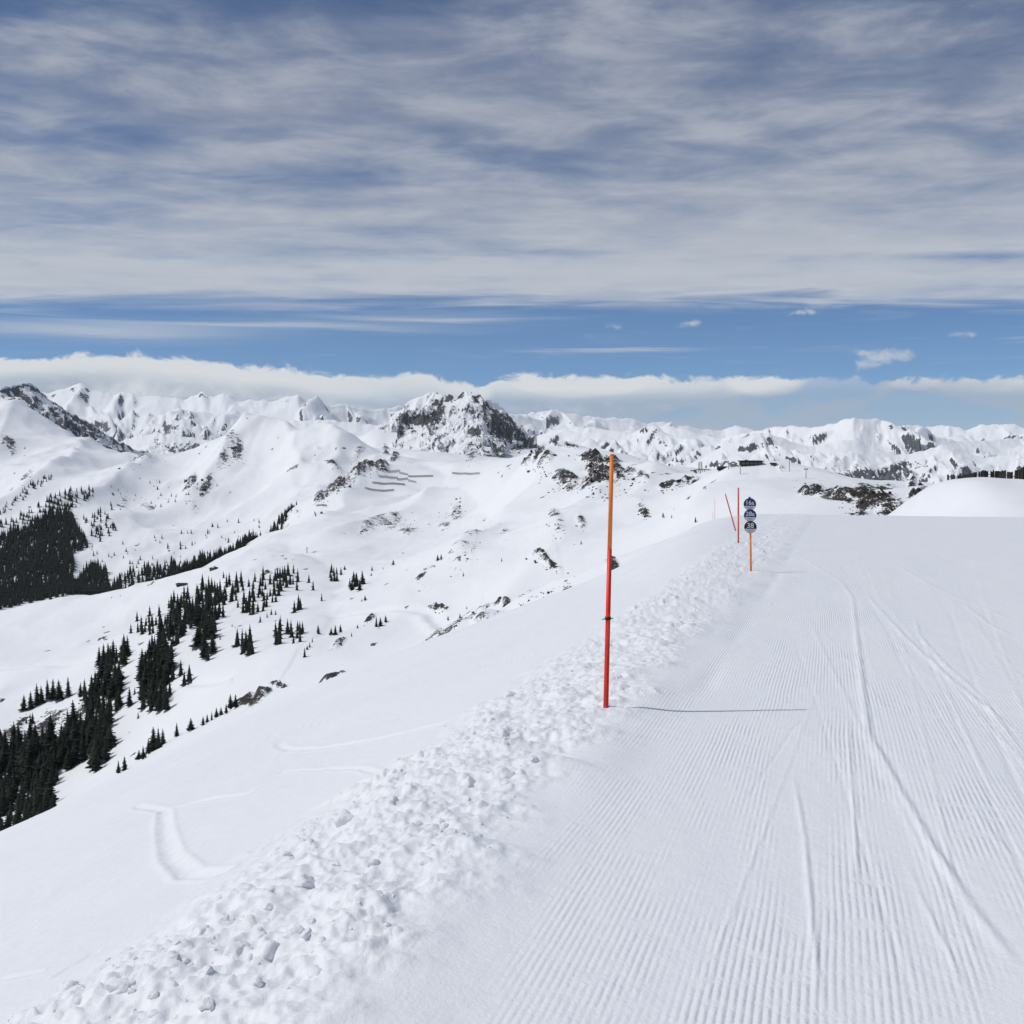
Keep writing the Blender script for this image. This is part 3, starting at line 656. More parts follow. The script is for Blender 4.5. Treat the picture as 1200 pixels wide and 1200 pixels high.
# ------------------------------------------------------------------ mountains
def mountain(name, sky_line, dist, width, base_py, nx, nv, seed, spur, jag, mat, thr, rocks=(), profile=0.8, sx=1.0, forest=None, rockk=1.0, back=.35, pyr=1.0, slope=1.0):
    """a massif whose crest follows sky_line (photo x, y) at distance dist(px); falls `width` metres towards the viewer"""
    S = np.array(sky_line, float)
    pxs = np.linspace(S[0, 0], S[-1, 0], nx)
    pys = np.interp(pxs, S[:, 0], S[:, 1])
    D = np.interp(pxs, [d[0] for d in dist], [d[1] for d in dist])
    X, Zc = pix(pxs, pys)
    _, Zb = pix(pxs, np.interp(pxs, [d[0] for d in base_py], [d[1] for d in base_py]))
    vv = np.concatenate([np.linspace(-back, -0.02, max(6, nv // 7)), np.linspace(0, 1, nv) ** 1.15])
    V, XG = np.meshgrid(vv, X, indexing='ij')
    DG = np.broadcast_to(D, V.shape)
    Y = DG - width * V
    x = XG * Y
    zc = Zc * D
    jg = jag * 1.6 * (ridged(x / (width * .05), Y / (width * .05), 4, seed, .6) - .8)
    zb = Zb * (D - width)
    kw = max(5, nx // 16) | 1
    zs_ = np.convolve(np.pad(zc, kw // 2, mode='edge'), np.ones(kw) / kw, 'valid')
    zs_ = np.minimum(zs_, zc + .1 * spur) - .12 * spur
    fw = sstep(np.abs(V), 0.0, 0.055)
    zcr = zc * (1 - fw) + zs_ * fw
    fall = (zc - zb)
    g = np.where(V >= 0, np.abs(V) ** profile, np.abs(V) * 1.6)
    z = E + zcr - fall * g + jg * np.exp(-np.abs(V) / .045)
    L = width * 0.30 * sx
    rg = np.random.RandomState(seed)
    fade = np.clip(np.abs(V) / 0.14, 0, 1)
    env = z
    z = env - spur * (0.25 + .75 * pyr) * fade
    dxs = x[0, -1] - x[0, 0]
    SL_ = slope
    Lw = L * .30
    wx = x + Lw * fbm(x / L, Y / L, 3, seed + 30); wy = Y + Lw * fbm(x / L, Y / L, 3, seed + 40)
    npk = int(pyr * 260)
    i0 = int(np.argmin(np.abs(vv)))
    tops_ = [int(np.argmin(np.abs(pxs - q[0]))) for q in S[1:-1]]
    tops_ = [j for j in tops_ if zc[j] >= zc[max(0, j - nx // 40):j + nx // 40 + 1].max() - spur * .12]
    for k in range(npk + len(tops_)):
        j = rg.randint(nx); i = int(len(vv) * (rg.rand() ** .9))
        if k < npk // 5: i = int(np.argmin(np.abs(vv - .05)))
        if k >= npk: j = tops_[k - npk]; i = i0
        cx0, cy0 = x[i, j], Y[i, j]
        tp = env[i, j] + spur * rg.uniform(-.6, .12) * fade[i, j]
        sl_ = SL_ * rg.uniform(.8, 1.25)
        rad_ = spur * 2.2 / sl_
        j0, j1 = np.searchsorted(X, (cx0 - rad_) / cy0), np.searchsorted(X, (cx0 + rad_) / cy0)
        if j1 - j0 < 2: continue
        ddx = wx[:, j0:j1] - cx0; ddy = wy[:, j0:j1] - cy0
        a0 = rg.rand() * 6.28; nf = rg.randint(3, 6)
        met = None
        for f in range(nf):
            a = a0 + 2 * pi * f / nf + rg.uniform(-.3, .3); q = (ddx * cos(a) + ddy * sin(a)) * rg.uniform(.75, 1.3)
            met = q if met is None else np.maximum(met, q)
        z[:, j0:j1] = np.maximum(z[:, j0:j1], tp - sl_ * met)
    R = ridged(wx / (L * .5), wy / (L * .8), 5, seed + 5, 0.5)
    z = z + spur * .30 * fade * (R - 0.8) + spur * .10 * fade * (ridged(wx / (L * .15), wy / (L * .22), 4, seed + 9, .5) - .8)
    # steepness -> bare rock
    gxv = np.gradient(z, axis=1) / np.maximum(np.abs(np.gradient(x, axis=1)), 1e-3)
    gyv = np.gradient(z, axis=0) / np.where(np.abs(np.gradient(Y, axis=0)) < 1e-3, 1e-3, np.gradient(Y, axis=0))
    sl = np.sqrt(gxv ** 2 + gyv ** 2)
    pxg, pyg = unpix(x / Y, (z - E) / Y)
    rk = rockk * sstep(sl + 0.25 * fbm(x / (L * .12), Y / (L * .12), 3, seed + 12), thr, thr + 0.7)
    rk = np.maximum(rk * 0.8, patch_mask(pxg, pyg, Y, rocks, None) * (0.8 + .6 * fbm(x / (L * .1), Y / (L * .1), 3, seed + 13)))
    if forest:
        fm = patch_mask(pxg, pyg, Y, forest, None) * (0.65 + 1.1 * (fbm(x / (L * .05), Y / (L * .16), 3, seed + 14) + .2))
        rk = np.maximum(rk, fm)
    o = grid_mesh(name, x, Y, z, mat, np.clip(rk, 0, 1.3))
    return o
# the rocky double summit
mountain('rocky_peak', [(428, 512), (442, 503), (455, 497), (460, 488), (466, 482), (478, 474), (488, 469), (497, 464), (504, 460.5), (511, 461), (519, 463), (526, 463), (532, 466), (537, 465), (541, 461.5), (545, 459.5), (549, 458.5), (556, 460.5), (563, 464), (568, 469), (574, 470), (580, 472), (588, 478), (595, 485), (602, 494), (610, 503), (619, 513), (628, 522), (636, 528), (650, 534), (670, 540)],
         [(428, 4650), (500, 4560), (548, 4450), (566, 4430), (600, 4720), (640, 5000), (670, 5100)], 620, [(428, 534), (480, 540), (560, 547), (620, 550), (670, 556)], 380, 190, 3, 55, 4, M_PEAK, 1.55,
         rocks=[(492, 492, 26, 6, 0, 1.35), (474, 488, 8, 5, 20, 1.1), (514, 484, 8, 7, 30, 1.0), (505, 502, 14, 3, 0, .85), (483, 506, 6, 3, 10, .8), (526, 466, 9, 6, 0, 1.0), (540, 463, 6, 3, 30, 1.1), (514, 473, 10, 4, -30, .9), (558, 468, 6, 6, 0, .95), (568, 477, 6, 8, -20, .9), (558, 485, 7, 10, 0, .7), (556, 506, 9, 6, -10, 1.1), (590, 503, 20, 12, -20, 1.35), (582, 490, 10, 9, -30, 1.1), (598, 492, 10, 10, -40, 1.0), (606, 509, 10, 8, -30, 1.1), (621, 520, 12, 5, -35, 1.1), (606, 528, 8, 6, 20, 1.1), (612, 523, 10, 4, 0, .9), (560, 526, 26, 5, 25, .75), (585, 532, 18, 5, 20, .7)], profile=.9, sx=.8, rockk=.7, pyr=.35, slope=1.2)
# shaded rock flank at the left
mountain('rocky_peak', [(-240, 470), (-120, 462), (-60, 458), (-20, 456), (0, 456), (14, 453), (24, 450), (32, 449.5), (41, 453), (50, 461), (62, 470), (74, 478), (88, 487), (100, 493), (112, 501), (126, 510), (140, 518), (156, 525), (172, 531), (190, 537), (212, 542), (236, 552), (270, 570)],
         [(-240, 6000), (0, 6000), (60, 6300), (270, 7600)], 1100, [(-240, 560), (100, 580), (270, 600)], 340, 110, 21, 70, 6, M_PEAK, 1.3,
         rocks=[(70, 492, 22, 10, -35, .6), (100, 508, 26, 10, -32, .66), (130, 525, 24, 9, -28, .62), (45, 470, 14, 8, -35, .55), (160, 535, 24, 6, -22, .6)], sx=.5, profile=.7)
# distant ranges
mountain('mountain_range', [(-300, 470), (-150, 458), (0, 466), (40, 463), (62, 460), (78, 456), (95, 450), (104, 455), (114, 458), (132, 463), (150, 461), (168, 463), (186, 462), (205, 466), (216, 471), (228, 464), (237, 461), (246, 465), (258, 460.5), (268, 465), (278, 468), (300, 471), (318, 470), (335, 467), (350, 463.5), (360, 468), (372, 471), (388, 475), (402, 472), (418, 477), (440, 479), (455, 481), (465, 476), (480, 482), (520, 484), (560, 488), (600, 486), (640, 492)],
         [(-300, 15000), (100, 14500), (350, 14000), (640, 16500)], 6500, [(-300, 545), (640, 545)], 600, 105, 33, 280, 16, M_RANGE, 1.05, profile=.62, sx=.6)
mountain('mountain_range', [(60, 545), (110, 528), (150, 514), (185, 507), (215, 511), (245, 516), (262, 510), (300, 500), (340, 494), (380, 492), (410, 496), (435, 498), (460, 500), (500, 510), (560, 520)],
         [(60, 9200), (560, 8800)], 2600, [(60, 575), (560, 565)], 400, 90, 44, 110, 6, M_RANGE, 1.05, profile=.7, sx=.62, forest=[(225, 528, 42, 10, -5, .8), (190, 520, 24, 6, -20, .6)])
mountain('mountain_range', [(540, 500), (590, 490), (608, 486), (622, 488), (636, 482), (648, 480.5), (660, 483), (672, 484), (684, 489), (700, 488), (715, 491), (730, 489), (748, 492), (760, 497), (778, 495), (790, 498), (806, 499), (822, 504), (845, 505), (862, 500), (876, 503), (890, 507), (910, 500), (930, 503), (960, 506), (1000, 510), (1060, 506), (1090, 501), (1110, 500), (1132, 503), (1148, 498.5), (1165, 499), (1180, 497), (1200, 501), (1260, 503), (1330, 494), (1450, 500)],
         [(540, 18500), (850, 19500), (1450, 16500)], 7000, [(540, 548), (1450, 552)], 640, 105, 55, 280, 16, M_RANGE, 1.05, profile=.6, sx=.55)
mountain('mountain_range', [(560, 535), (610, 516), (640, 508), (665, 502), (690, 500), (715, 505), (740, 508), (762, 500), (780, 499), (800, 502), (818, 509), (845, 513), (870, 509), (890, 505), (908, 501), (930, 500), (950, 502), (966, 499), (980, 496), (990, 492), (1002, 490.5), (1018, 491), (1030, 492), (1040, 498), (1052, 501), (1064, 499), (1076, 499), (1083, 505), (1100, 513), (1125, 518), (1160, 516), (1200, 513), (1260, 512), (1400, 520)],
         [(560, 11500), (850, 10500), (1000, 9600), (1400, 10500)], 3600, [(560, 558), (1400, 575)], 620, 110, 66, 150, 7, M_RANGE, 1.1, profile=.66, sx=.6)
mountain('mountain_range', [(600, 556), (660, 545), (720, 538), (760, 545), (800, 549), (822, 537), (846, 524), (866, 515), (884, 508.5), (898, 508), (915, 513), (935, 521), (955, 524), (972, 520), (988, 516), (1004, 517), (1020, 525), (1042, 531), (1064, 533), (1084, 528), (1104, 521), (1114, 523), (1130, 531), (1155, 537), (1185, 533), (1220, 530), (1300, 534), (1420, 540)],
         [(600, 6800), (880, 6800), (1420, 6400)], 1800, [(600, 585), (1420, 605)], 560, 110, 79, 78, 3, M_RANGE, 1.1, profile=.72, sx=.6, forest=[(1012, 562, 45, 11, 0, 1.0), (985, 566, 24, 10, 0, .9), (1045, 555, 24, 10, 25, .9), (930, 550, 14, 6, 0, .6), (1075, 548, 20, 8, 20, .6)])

# ================================================================== THINGS
def empty(name, loc, rz=0.0):
    o = bpy.data.objects.new(name, None); o.empty_display_size = 0.2
    o.location = loc; o.rotation_euler = (0, 0, rz)
    COL.objects.link(o); return o
def bm_obj(name, bm, mat, parent=None, smooth=False):
    me = bpy.data.meshes.new(name)
    bmesh.ops.recalc_face_normals(bm, faces=bm.faces[:])
    bm.to_mesh(me); bm.free()
    if smooth:
        for p in me.polygons: p.use_smooth = True
    me.materials.append(mat)
    o = bpy.data.objects.new(name, me); COL.objects.link(o)
    if parent: o.parent = parent
    return o
def np_obj(name, V, F, mat, parent=None, smooth=False):
    me = bpy.data.meshes.new(name)
    V = np.asarray(V, np.float32); F = np.asarray(F, np.int32)
    k = F.shape[1]
    me.vertices.add(len(V)); me.vertices.foreach_set('co', V.ravel())
    me.loops.add(F.size); me.loops.foreach_set('vertex_index', F.ravel())
    me.polygons.add(len(F))
    me.polygons.foreach_set('loop_start', np.arange(0, F.size, k, dtype=np.int32))
    me.polygons.foreach_set('loop_total', np.full(len(F), k, np.int32))
    me.polygons.foreach_set('use_smooth', np.full(len(F), smooth))
    me.update(); me.materials.append(mat)
    o = bpy.data.objects.new(name, me); COL.objects.link(o)
    if parent: o.parent = parent
    return o
def box(bm, cx, cy, cz, sx, sy, sz, rz=0.0, tilt=0.0):
    from mathutils import Matrix
    M = Matrix.Translation((cx, cy, cz)) @ Matrix.Rotation(rz, 4, 'Z') @ Matrix.Rotation(tilt, 4, 'X') @ Matrix.Diagonal((sx, sy, sz, 1))
    bmesh.ops.create_cube(bm, size=1.0, matrix=M)
def tube(bm, p, q, r0, r1, n=10, caps=True):
    from mathutils import Vector
    p, q = Vector(p), Vector(q); d = q - p
    M = Vector((0, 0, 1)).rotation_difference(d.normalized()).to_matrix().to_4x4()
    M.translation = (p + q) / 2
    bmesh.ops.create_cone(bm, cap_ends=caps, segments=n, radius1=r0, radius2=r1, depth=d.length, matrix=M)
def near_hit(px, py):
    x, y = ground_hit(px, py, f=lambda a, b: fg_fine(np.asarray(a, float), np.asarray(b, float)))
    return x, y, float(fg_fine(np.array([x]), np.array([y]))[0])

M_ORANGE = mat_plain('orange_plastic', (0.82, 0.21, 0.03), 0.45, 0.4, 30, .10)
M_RED = mat_plain('fluorescent_red_plastic', (0.86, 0.034, 0.014), 0.42, 0.4, 30, .10)
M_GROOVE = mat_plain('dark_red_plastic', (0.40, 0.014, 0.010), 0.5, 0.3, 30, .1)
M_PINK = mat_plain('faded_red_plastic', (0.66, 0.12, 0.07), 0.5, 0.4, 30, .12)
M_BLACK = mat_plain('black_plastic', (0.012, 0.012, 0.014), 0.5, 0.4, 40, .2)
M_BLUE = mat_plain('sign_blue', (0.010, 0.025, 0.11), 0.4, 0.4, 30, .12)
M_SIGNBLACK = mat_plain('sign_black', (0.012, 0.012, 0.016), 0.4, 0.4, 30, .12)
M_WHITE = mat_plain('sign_white', (0.55, 0.58, 0.64), 0.5, 0.4, 30, .06)
M_GREYTXT = mat_plain('sign_small_print_grey', (0.17, 0.18, 0.20), 0.5, 0.3, 30, .06)
M_WOOD = mat_plain('weathered_wood', (0.075, 0.060, 0.048), 0.8, 0.2, 3, .45)
M_WOODD = mat_plain('dark_wood', (0.030, 0.026, 0.024), 0.8, 0.2, 1.2, .4)
M_STEEL = mat_plain('galvanised_steel', (0.13, 0.135, 0.145), 0.55, 0.5, 2, .25, 0.6)
M_RUST = mat_plain('rusty_steel', (0.050, 0.042, 0.038), 0.7, 0.3, .6, .3)
M_GLASS = mat_plain('window_glass', (0.05, 0.065, 0.085), 0.12, 0.6, 2, .2)
M_ROOFW = mat_plain('roof_snow', (0.82, 0.85, 0.88), 0.7, 0.2, 2, .04)
M_PLASTER = mat_plain('pale_plaster', (0.42, 0.40, 0.38), 0.8, 0.2, 2, .12)
M_CLUMP, _n2 = new_mat('loose_snow')
_b = principled(_n2, 0.6, 0.2)
_P = _n2.n('ShaderNodeTexCoord').outputs['Object']
_n2.link(_n2.mix(_n2.noise(_P, 14, 3), (0.82, 0.84, 0.87), (0.86, 0.87, 0.885)), _b.inputs['Base Color'])
_bp = _n2.n('ShaderNodeBump'); _bp.inputs['Distance'].default_value = 0.012; _bp.inputs['Strength'].default_value = 0.8
_n2.link(_n2.noise(_P, 45, 4, .65), _bp.inputs['Height']); _n2.link(_bp.outputs[0], _b.inputs['Normal'])
M_NEEDLE, _n3 = new_mat('spruce_needles')
_b = principled(_n3, 0.75, 0.15)
_oi = _n3.n('ShaderNodeObjectInfo').outputs['Random']
_P = _n3.n('ShaderNodeTexCoord').outputs['Object']
_c = _n3.mix(_n3.noise(_P, 6, 3), (0.010, 0.016, 0.013), (0.026, 0.036, 0.026))
_n3.link(_n3.mix(_n3.m('MULTIPLY', _oi, 0.45), _c, (0.030, 0.030, 0.022)), _b.inputs['Base Color'])
M_BARK = mat_plain('spruce_bark', (0.035, 0.026, 0.02), 0.9, 0.1, 4, .3)

# ------------------------------------------------------------------ the near marker pole
random.seed(3)
def marker_pole(px0, py0, px1, py1, r0, r1, mats, lab, group=None, ring=None, ny=12, depth=0.25):
    x, y, z = near_hit(px0, py0)
    X1, Z1 = pix(px1, py1)
    tip = (float(X1) * y, y, E + float(Z1) * y)
    root = empty('marker_pole', (x, y, z))
    L = (tip[0] - x, tip[1] - y, tip[2] - z)
    def at(f): return (L[0] * f, L[1] * f, L[2] * f)
    def rad(f): return r0 + (r1 - r0) * f
    split = ring['split'] if ring else 0.5
    bm = bmesh.new(); tube(bm, at(-depth / L[2]), at(split), rad(0), rad(split), ny); bm_obj('lower_shaft', bm, mats[0], root, True)
    bm = bmesh.new(); tube(bm, at(split), at(1), rad(split) - .0006, rad(1), ny); bm_obj('upper_shaft', bm, mats[1], root, True)
    bm = bmesh.new(); tube(bm, at(1), at(1 + .012 / L[2]), rad(1) * 1.04, rad(1) * .8, ny); bm_obj('end_cap', bm, mats[2], root, True)
    if ring:
        # long moulded groove down the lower half and a wire clip
        f0 = ring['clip']
        bm = bmesh.new()
        for a, b_ in ((-.1, f0 - .02), (f0 + .02, split)):
            pa, pb = at(a), at(b_)
            ra, rb = rad(max(a, 0)), rad(b_)
            tube(bm, (pa[0] + ra * .35, pa[1] - ra * .86, pa[2]), (pb[0] + rb * .35, pb[1] - rb * .86, pb[2]), .0062, .0055, 8)
        bm_obj('groove_strip', bm, M_GROOVE, root, True)
        c = at(f0)
        bm = bmesh.new(); tube(bm, (c[0], c[1], c[2] - .012), (c[0], c[1], c[2] + .012), rad(f0) * 1.18, rad(f0) * 1.18, 14)
        clip = bm_obj('clip_collar', bm, M_BLACK, root, True)
        bm = bmesh.new(); tube(bm, (c[0] - .035, c[1] - rad(f0) * .8, c[2] - .004), (c[0] + .037, c[1] - rad(f0) * .8, c[2] + .002), .0035, .0035, 8)
        tube(bm, (c[0] - .035, c[1] - rad(f0) * .8, c[2] - .004), (c[0] - .043, c[1] - rad(f0) * .8, c[2] - .012), .0035, .0025, 6)
        bm_obj('hook', bm, M_BLACK, clip)
    label(root, lab, 'marker pole', group)
    return root, (x, y, z)
marker_pole(710, 829, 717, 534, .0205, .0150, (M_RED, M_ORANGE, M_ORANGE), 'tall marker pole, orange above and red below, with a black clip', 'ski piste marker poles', dict(split=.63, clip=.355), ny=14)
marker_pole(865.3, 635, 865.3, 572, .030, .028, (M_PINK, M_PINK, M_PINK), 'upright pale red marker pole just behind the stacked round number signs', 'ski piste marker poles')
marker_pole(862, 622, 850, 579, .032, .028, (M_PINK, M_PINK, M_PINK), 'leaning pale red marker pole tilted over beside the number signs', 'ski piste marker poles')
_, (hx_, hy_, hz_) = marker_pole(838.3, 607.5, 837.5, 585, .036, .032, (M_PINK, M_PINK, M_PINK), 'pale red marker pole with a dark hose coil at its foot', 'ski piste marker poles')
marker_pole(835.6, 606.5, 835.4, 599, .028, .026, (M_PINK, M_PINK, M_PINK), 'short pale red marker stake next to the dark hose coil', 'ski piste marker poles')
# coil of hose with a tap lying at the far pole
_k = hy_ / FPX
root = empty('hose_coil', (hx_ - 4.6 * _k, hy_ - .15, hz_ + .0))
bm = bmesh.new()
for lo_ in range(2):
    for i in range(20):
        a0, a1 = 2 * pi * i / 20, 2 * pi * (i + 1) / 20
        tube(bm, (.15 * cos(a0), .04 * lo_, .15 + .15 * sin(a0)), (.15 * cos(a1), .04 * lo_, .15 + .15 * sin(a1)), .028, .028, 6)
bm_obj('coil', bm, M_BLACK, root, True)
bm = bmesh.new(); tube(bm, (.14, 0, .14), (.62, .02, .12), .026, .026, 8); tube(bm, (.30, 0, .02), (.33, 0, .22), .02, .03, 8)
bm_obj('valve', bm, M_BLACK, root, True)
label(root, 'small dark coil of hose with a valve lying at the foot of a far pole', 'hose coil')

# ------------------------------------------------------------------ stacked round piste number signs
sx_, sy_, sz_ = near_hit(880.2, 669)
kk = sy_ / FPX
sign = empty('piste_sign', (sx_, sy_, sz_), -math.atan2(sx_, sy_) * .6)
topz = 86.0 * kk
lean = -2.6 * kk
def sp(f): return (lean * f, 0, topz * f)
bm = bmesh.new(); tube(bm, (-lean * .1, 0, -.3), sp(.5), 2.0 * kk * .62, 2.0 * kk * .6, 10); bm_obj('post', bm, M_ORANGE, sign, True)
bm = bmesh.new(); tube(bm, sp(.5), sp(1.0), 2.0 * kk * .6, 2.0 * kk * .55, 10); bm_obj('post', bm, M_ORANGE, sign, True)
bm = bmesh.new(); tube(bm, sp(.985), sp(1.012), 2.0 * kk * .62, 1.3 * kk, 10); bm_obj('post_cap', bm, M_BLACK, sign, True)
def text_mesh(txt, size, mat, parent, loc):
    cu = bpy.data.curves.new('digits', 'FONT'); cu.body = txt; cu.size = size; cu.align_x = 'CENTER'; cu.align_y = 'CENTER'; cu.extrude = .002; cu.offset = size * .014
    tmp = bpy.data.objects.new('digits', cu); COL.objects.link(tmp)
    dg = bpy.context.evaluated_depsgraph_get()
    me = bpy.data.meshes.new_from_object(tmp.evaluated_get(dg))
    bpy.data.objects.remove(tmp)
    o = bpy.data.objects.new('digits', me); COL.objects.link(o)
    me.materials.clear(); me.materials.append(mat)
    o.parent = parent; o.location = loc; o.rotation_euler = (pi / 2, 0, 0)
    return o
R = 7.2 * kk
for k, (txt, cpy, mt, lab) in enumerate((('16a', 590.5, M_BLUE, 'dark blue disc reading 16a'), ('28a', 603.6, M_BLUE, 'dark blue disc reading 28a'), ('38', 617.2, M_SIGNBLACK, 'black disc reading 38'))):
    f = (669 - cpy) / 86.0
    c = sp(f); yy = -2.0 * kk * .6 - .012 - .014 * (2 - k) * 0 - .016 * k
    bm = bmesh.new(); tube(bm, (c[0], yy + .006, c[2]), (c[0], yy - .006, c[2]), R, R, 40)
    d = bm_obj('disc', bm, mt, sign); d['label'] = lab
    # white lower field: a circular segment
    bm = bmesh.new()
    a0, a1 = radians(198), radians(342)
    lo_ = [bm.verts.new((c[0] + R * .93 * cos(a0 + (a1 - a0) * i / 24), yy - .0085, c[2] + R * .93 * sin(a0 + (a1 - a0) * i / 24))) for i in range(25)]
    fc = bm.faces.new(lo_)
    ex = bmesh.ops.extrude_face_region(bm, geom=[fc])
    bmesh.ops.translate(bm, verts=[g for g in ex['geom'] if isinstance(g, bmesh.types.BMVert)], vec=(0, .004, 0))
    wf = bm_obj('name_field', bm, M_WHITE, d)
    bm = bmesh.new(); box(bm, c[0], yy - .0095, c[2] - R * .50, R * 1.05, .002, R * .085); box(bm, c[0], yy - .0095, c[2] - R * .70, R * .7, .002, R * .06)
    bm_obj('small_print', bm, M_GREYTXT, d)
    text_mesh(txt, R * (1.0 if len(txt) == 3 else 1.15), M_WHITE, d, (c[0] - .02 * R, yy - .009, c[2] + R * .22))
for cpy in (590.5, 603.6, 617.2):
    c = sp((669 - cpy) / 86.0); bm = bmesh.new(); tube(bm, (c[0], 0, c[2] - .015), (c[0], 0, c[2] + .015), 2.2 * kk * .68, 2.2 * kk * .68, 10)
    bm_obj('pipe_clamp', bm, M_STEEL, sign, True)
label(sign, 'post with three stacked round piste signs, two dark blue and one black', 'piste sign')

# ------------------------------------------------------------------ snow lumps on the berm
def ico(sub):
    bm = bmesh.new(); bmesh.ops.create_icosphere(bm, subdivisions=sub, radius=1.0)
    V = np.array([v.co[:] for v in bm.verts]); F = np.array([[v.index for v in f.verts] for f in bm.faces]); bm.free()
    return V, F
I2, F2 = ico(2); I3, F3 = ico(3)
rs = np.random.RandomState(11)
def lump(Vb, seed, rough=.35):
    r = np.random.RandomState(seed)
    V = Vb.copy()
    for _ in range(7):                                # cut facets like broken crust
        n = r.randn(3); n /= np.linalg.norm(n); d = r.uniform(.45, .85)
        over = np.clip(V @ n - d, 0, None); V = V - over[:, None] * n * .9
    o = r.rand(3) * 50
    k = 1 + rough * (fbm(V[:, 0] * 1.7 + o[0], V[:, 1] * 1.7 + V[:, 2] * 1.3 + o[1], 3, seed % 50))
    V = V * k[:, None] * np.array([r.uniform(.85, 1.25), r.uniform(.8, 1.1), r.uniform(.6, .95)])
    a = r.rand() * 6.28; c, s_ = cos(a), sin(a)
    return V @ np.array([[c, s_, 0], [-s_, c, 0], [0, 0, 1]])
BL = [(410, 962, 36), (551, 919, 24), (592, 908, 26), (546, 937, 13), (235, 1092, 28), (265, 1076, 16), (281, 1112, 36), (358, 1036, 30), (307, 1098, 17), (80, 1158, 24),
      (200, 1120, 24), (143, 1153, 36), (246, 1176, 26), (367, 1081, 17), (360, 1093, 15), (377, 1103, 13), (243, 1138, 15), (257, 1052, 15), (335, 1002, 14), (463, 905, 12), (470, 975, 14), (520, 968, 12), (437, 1012, 16), (625, 890, 14), (316, 1064, 16), (395, 1012, 14), (180, 1165, 18), (300, 1150, 20)]
for i, (px, py, wpx) in enumerate(BL):
    x, y, z = near_hit(px, py)
    r = wpx * .5 * y / FPX
    o = np_obj('snow_block', lump(I3, 100 + i) * r, F3, M_CLUMP, None, True)
    o.location = (x, y, z - r * .22)
    if i == 0: label(o, 'largest upright chunk of snow on the outer edge of the rough berm', 'snow chunk', 'snow chunks on the berm')
    else: label(o, ('large' if wpx >= 24 else 'small' if wpx < 16 else 'medium-sized') + ' lumpy chunk of white snow lying in the rough berm beside the piste', 'snow chunk', 'snow chunks on the berm')
protos = [lump(I2, 200 + i) for i in range(24)]
VV, FF, off = [], [], 0
cand_y = np.exp(rs.uniform(math.log(2.8), math.log(48), 16000))
cand_t = rs.uniform(-3.6, -1.2, 16000)
cx_ = (cand_t + ST * cand_y) / CT
mk_, _, _ = rubble_mask(cx_, cand_y)
dens_ = fbm(cx_ * 1.1, cand_y * 1.1, 3, 91)
keep = (rs.rand(16000) < mk_ ** 1.5 * (0.40 + 1.2 * dens_)) & (np.abs(cx_ / cand_y) < .62)
kx, ky = cx_[keep][:1200], cand_y[keep][:1200]
kz = fg_fine(kx.copy(), ky.copy())
for x, y, z in zip(kx, ky, kz):
    r = min(.05, .007 * math.exp(abs(rs.randn()) * .8)) * (1 + .012 * y)
    V = protos[rs.randint(24)] * r + np.array([x, y, z - r * .35])
    VV.append(V); FF.append(F2 + off); off += len(V)
clumps = np_obj('snow_rubble', np.concatenate(VV), np.concatenate(FF), M_CLUMP, None, True)
label(clumps, 'loose crumbs of ploughed snow scattered along the rough berm', 'snow rubble', None, 'stuff')

# ------------------------------------------------------------------ broken rock standing out of the thin snow
M_ROCK, _n4 = new_mat('dark_schist')
_b = principled(_n4, 0.85, 0.2)
_P = _n4.n('ShaderNodeTexCoord').outputs['Object']
_n4.link(_n4.mix(_n4.ss(_n4.noise(_P, 0.5, 5, .65), .35, .65), (0.020, 0.018, 0.017), (0.062, 0.054, 0.047)), _b.inputs['Base Color'])
rprot = []
for i in range(16):
    r_ = np.random.RandomState(400 + i); V = I2.copy()
    for _ in range(11):
        n_ = r_.randn(3); n_ /= np.linalg.norm(n_); d_ = r_.uniform(.3, .75)
        V = V - np.clip(V @ n_ - d_, 0, None)[:, None] * n_
    rprot.append(V * np.array([r_.uniform(.9, 1.7), r_.uniform(.7, 1.1), r_.uniform(.6, 1.0)]))
VV, FF, off = [], [], 0
for q in ROCKS:
    cx0, cy0, a_, b_, ang, stg = q[:6]
    if cy0 < 540 and cx0 < 480: dens_k = .5
    else: dens_k = 1.0
    for _ in range(int(min(26, 2 + a_ * b_ * .16) * dens_k * max(.35, stg))):
        p_, o_ = rs.randn() * .55, rs.randn() * .55
        c_, s_ = cos(radians(ang)), sin(radians(ang))
        h = hill_hit(cx0 + p_ * a_ * c_ - o_ * b_ * s_, cy0 - (p_ * a_ * s_ + o_ * b_ * c_), 240)
        if not h: continue
        r_ = min(3.4, .55 * math.exp(abs(rs.randn()) * .75)) * h[1] / FPX * (1 if stg > .7 else .7)
        th = rs.rand() * 6.28
        V = rprot[rs.randint(16)] @ np.array([[cos(th), sin(th), 0], [-sin(th), cos(th), 0], [0, 0, 1]]) * r_ + np.array([h[0], h[1], h[2] + r_ * .05])
        VV.append(V); FF.append(F2 + off); off += len(V)
label(np_obj('rock_rubble', np.concatenate(VV), np.concatenate(FF), M_ROCK), 'dark broken rocks sticking out of the snow on the hillsides', 'rocks', None, 'stuff')

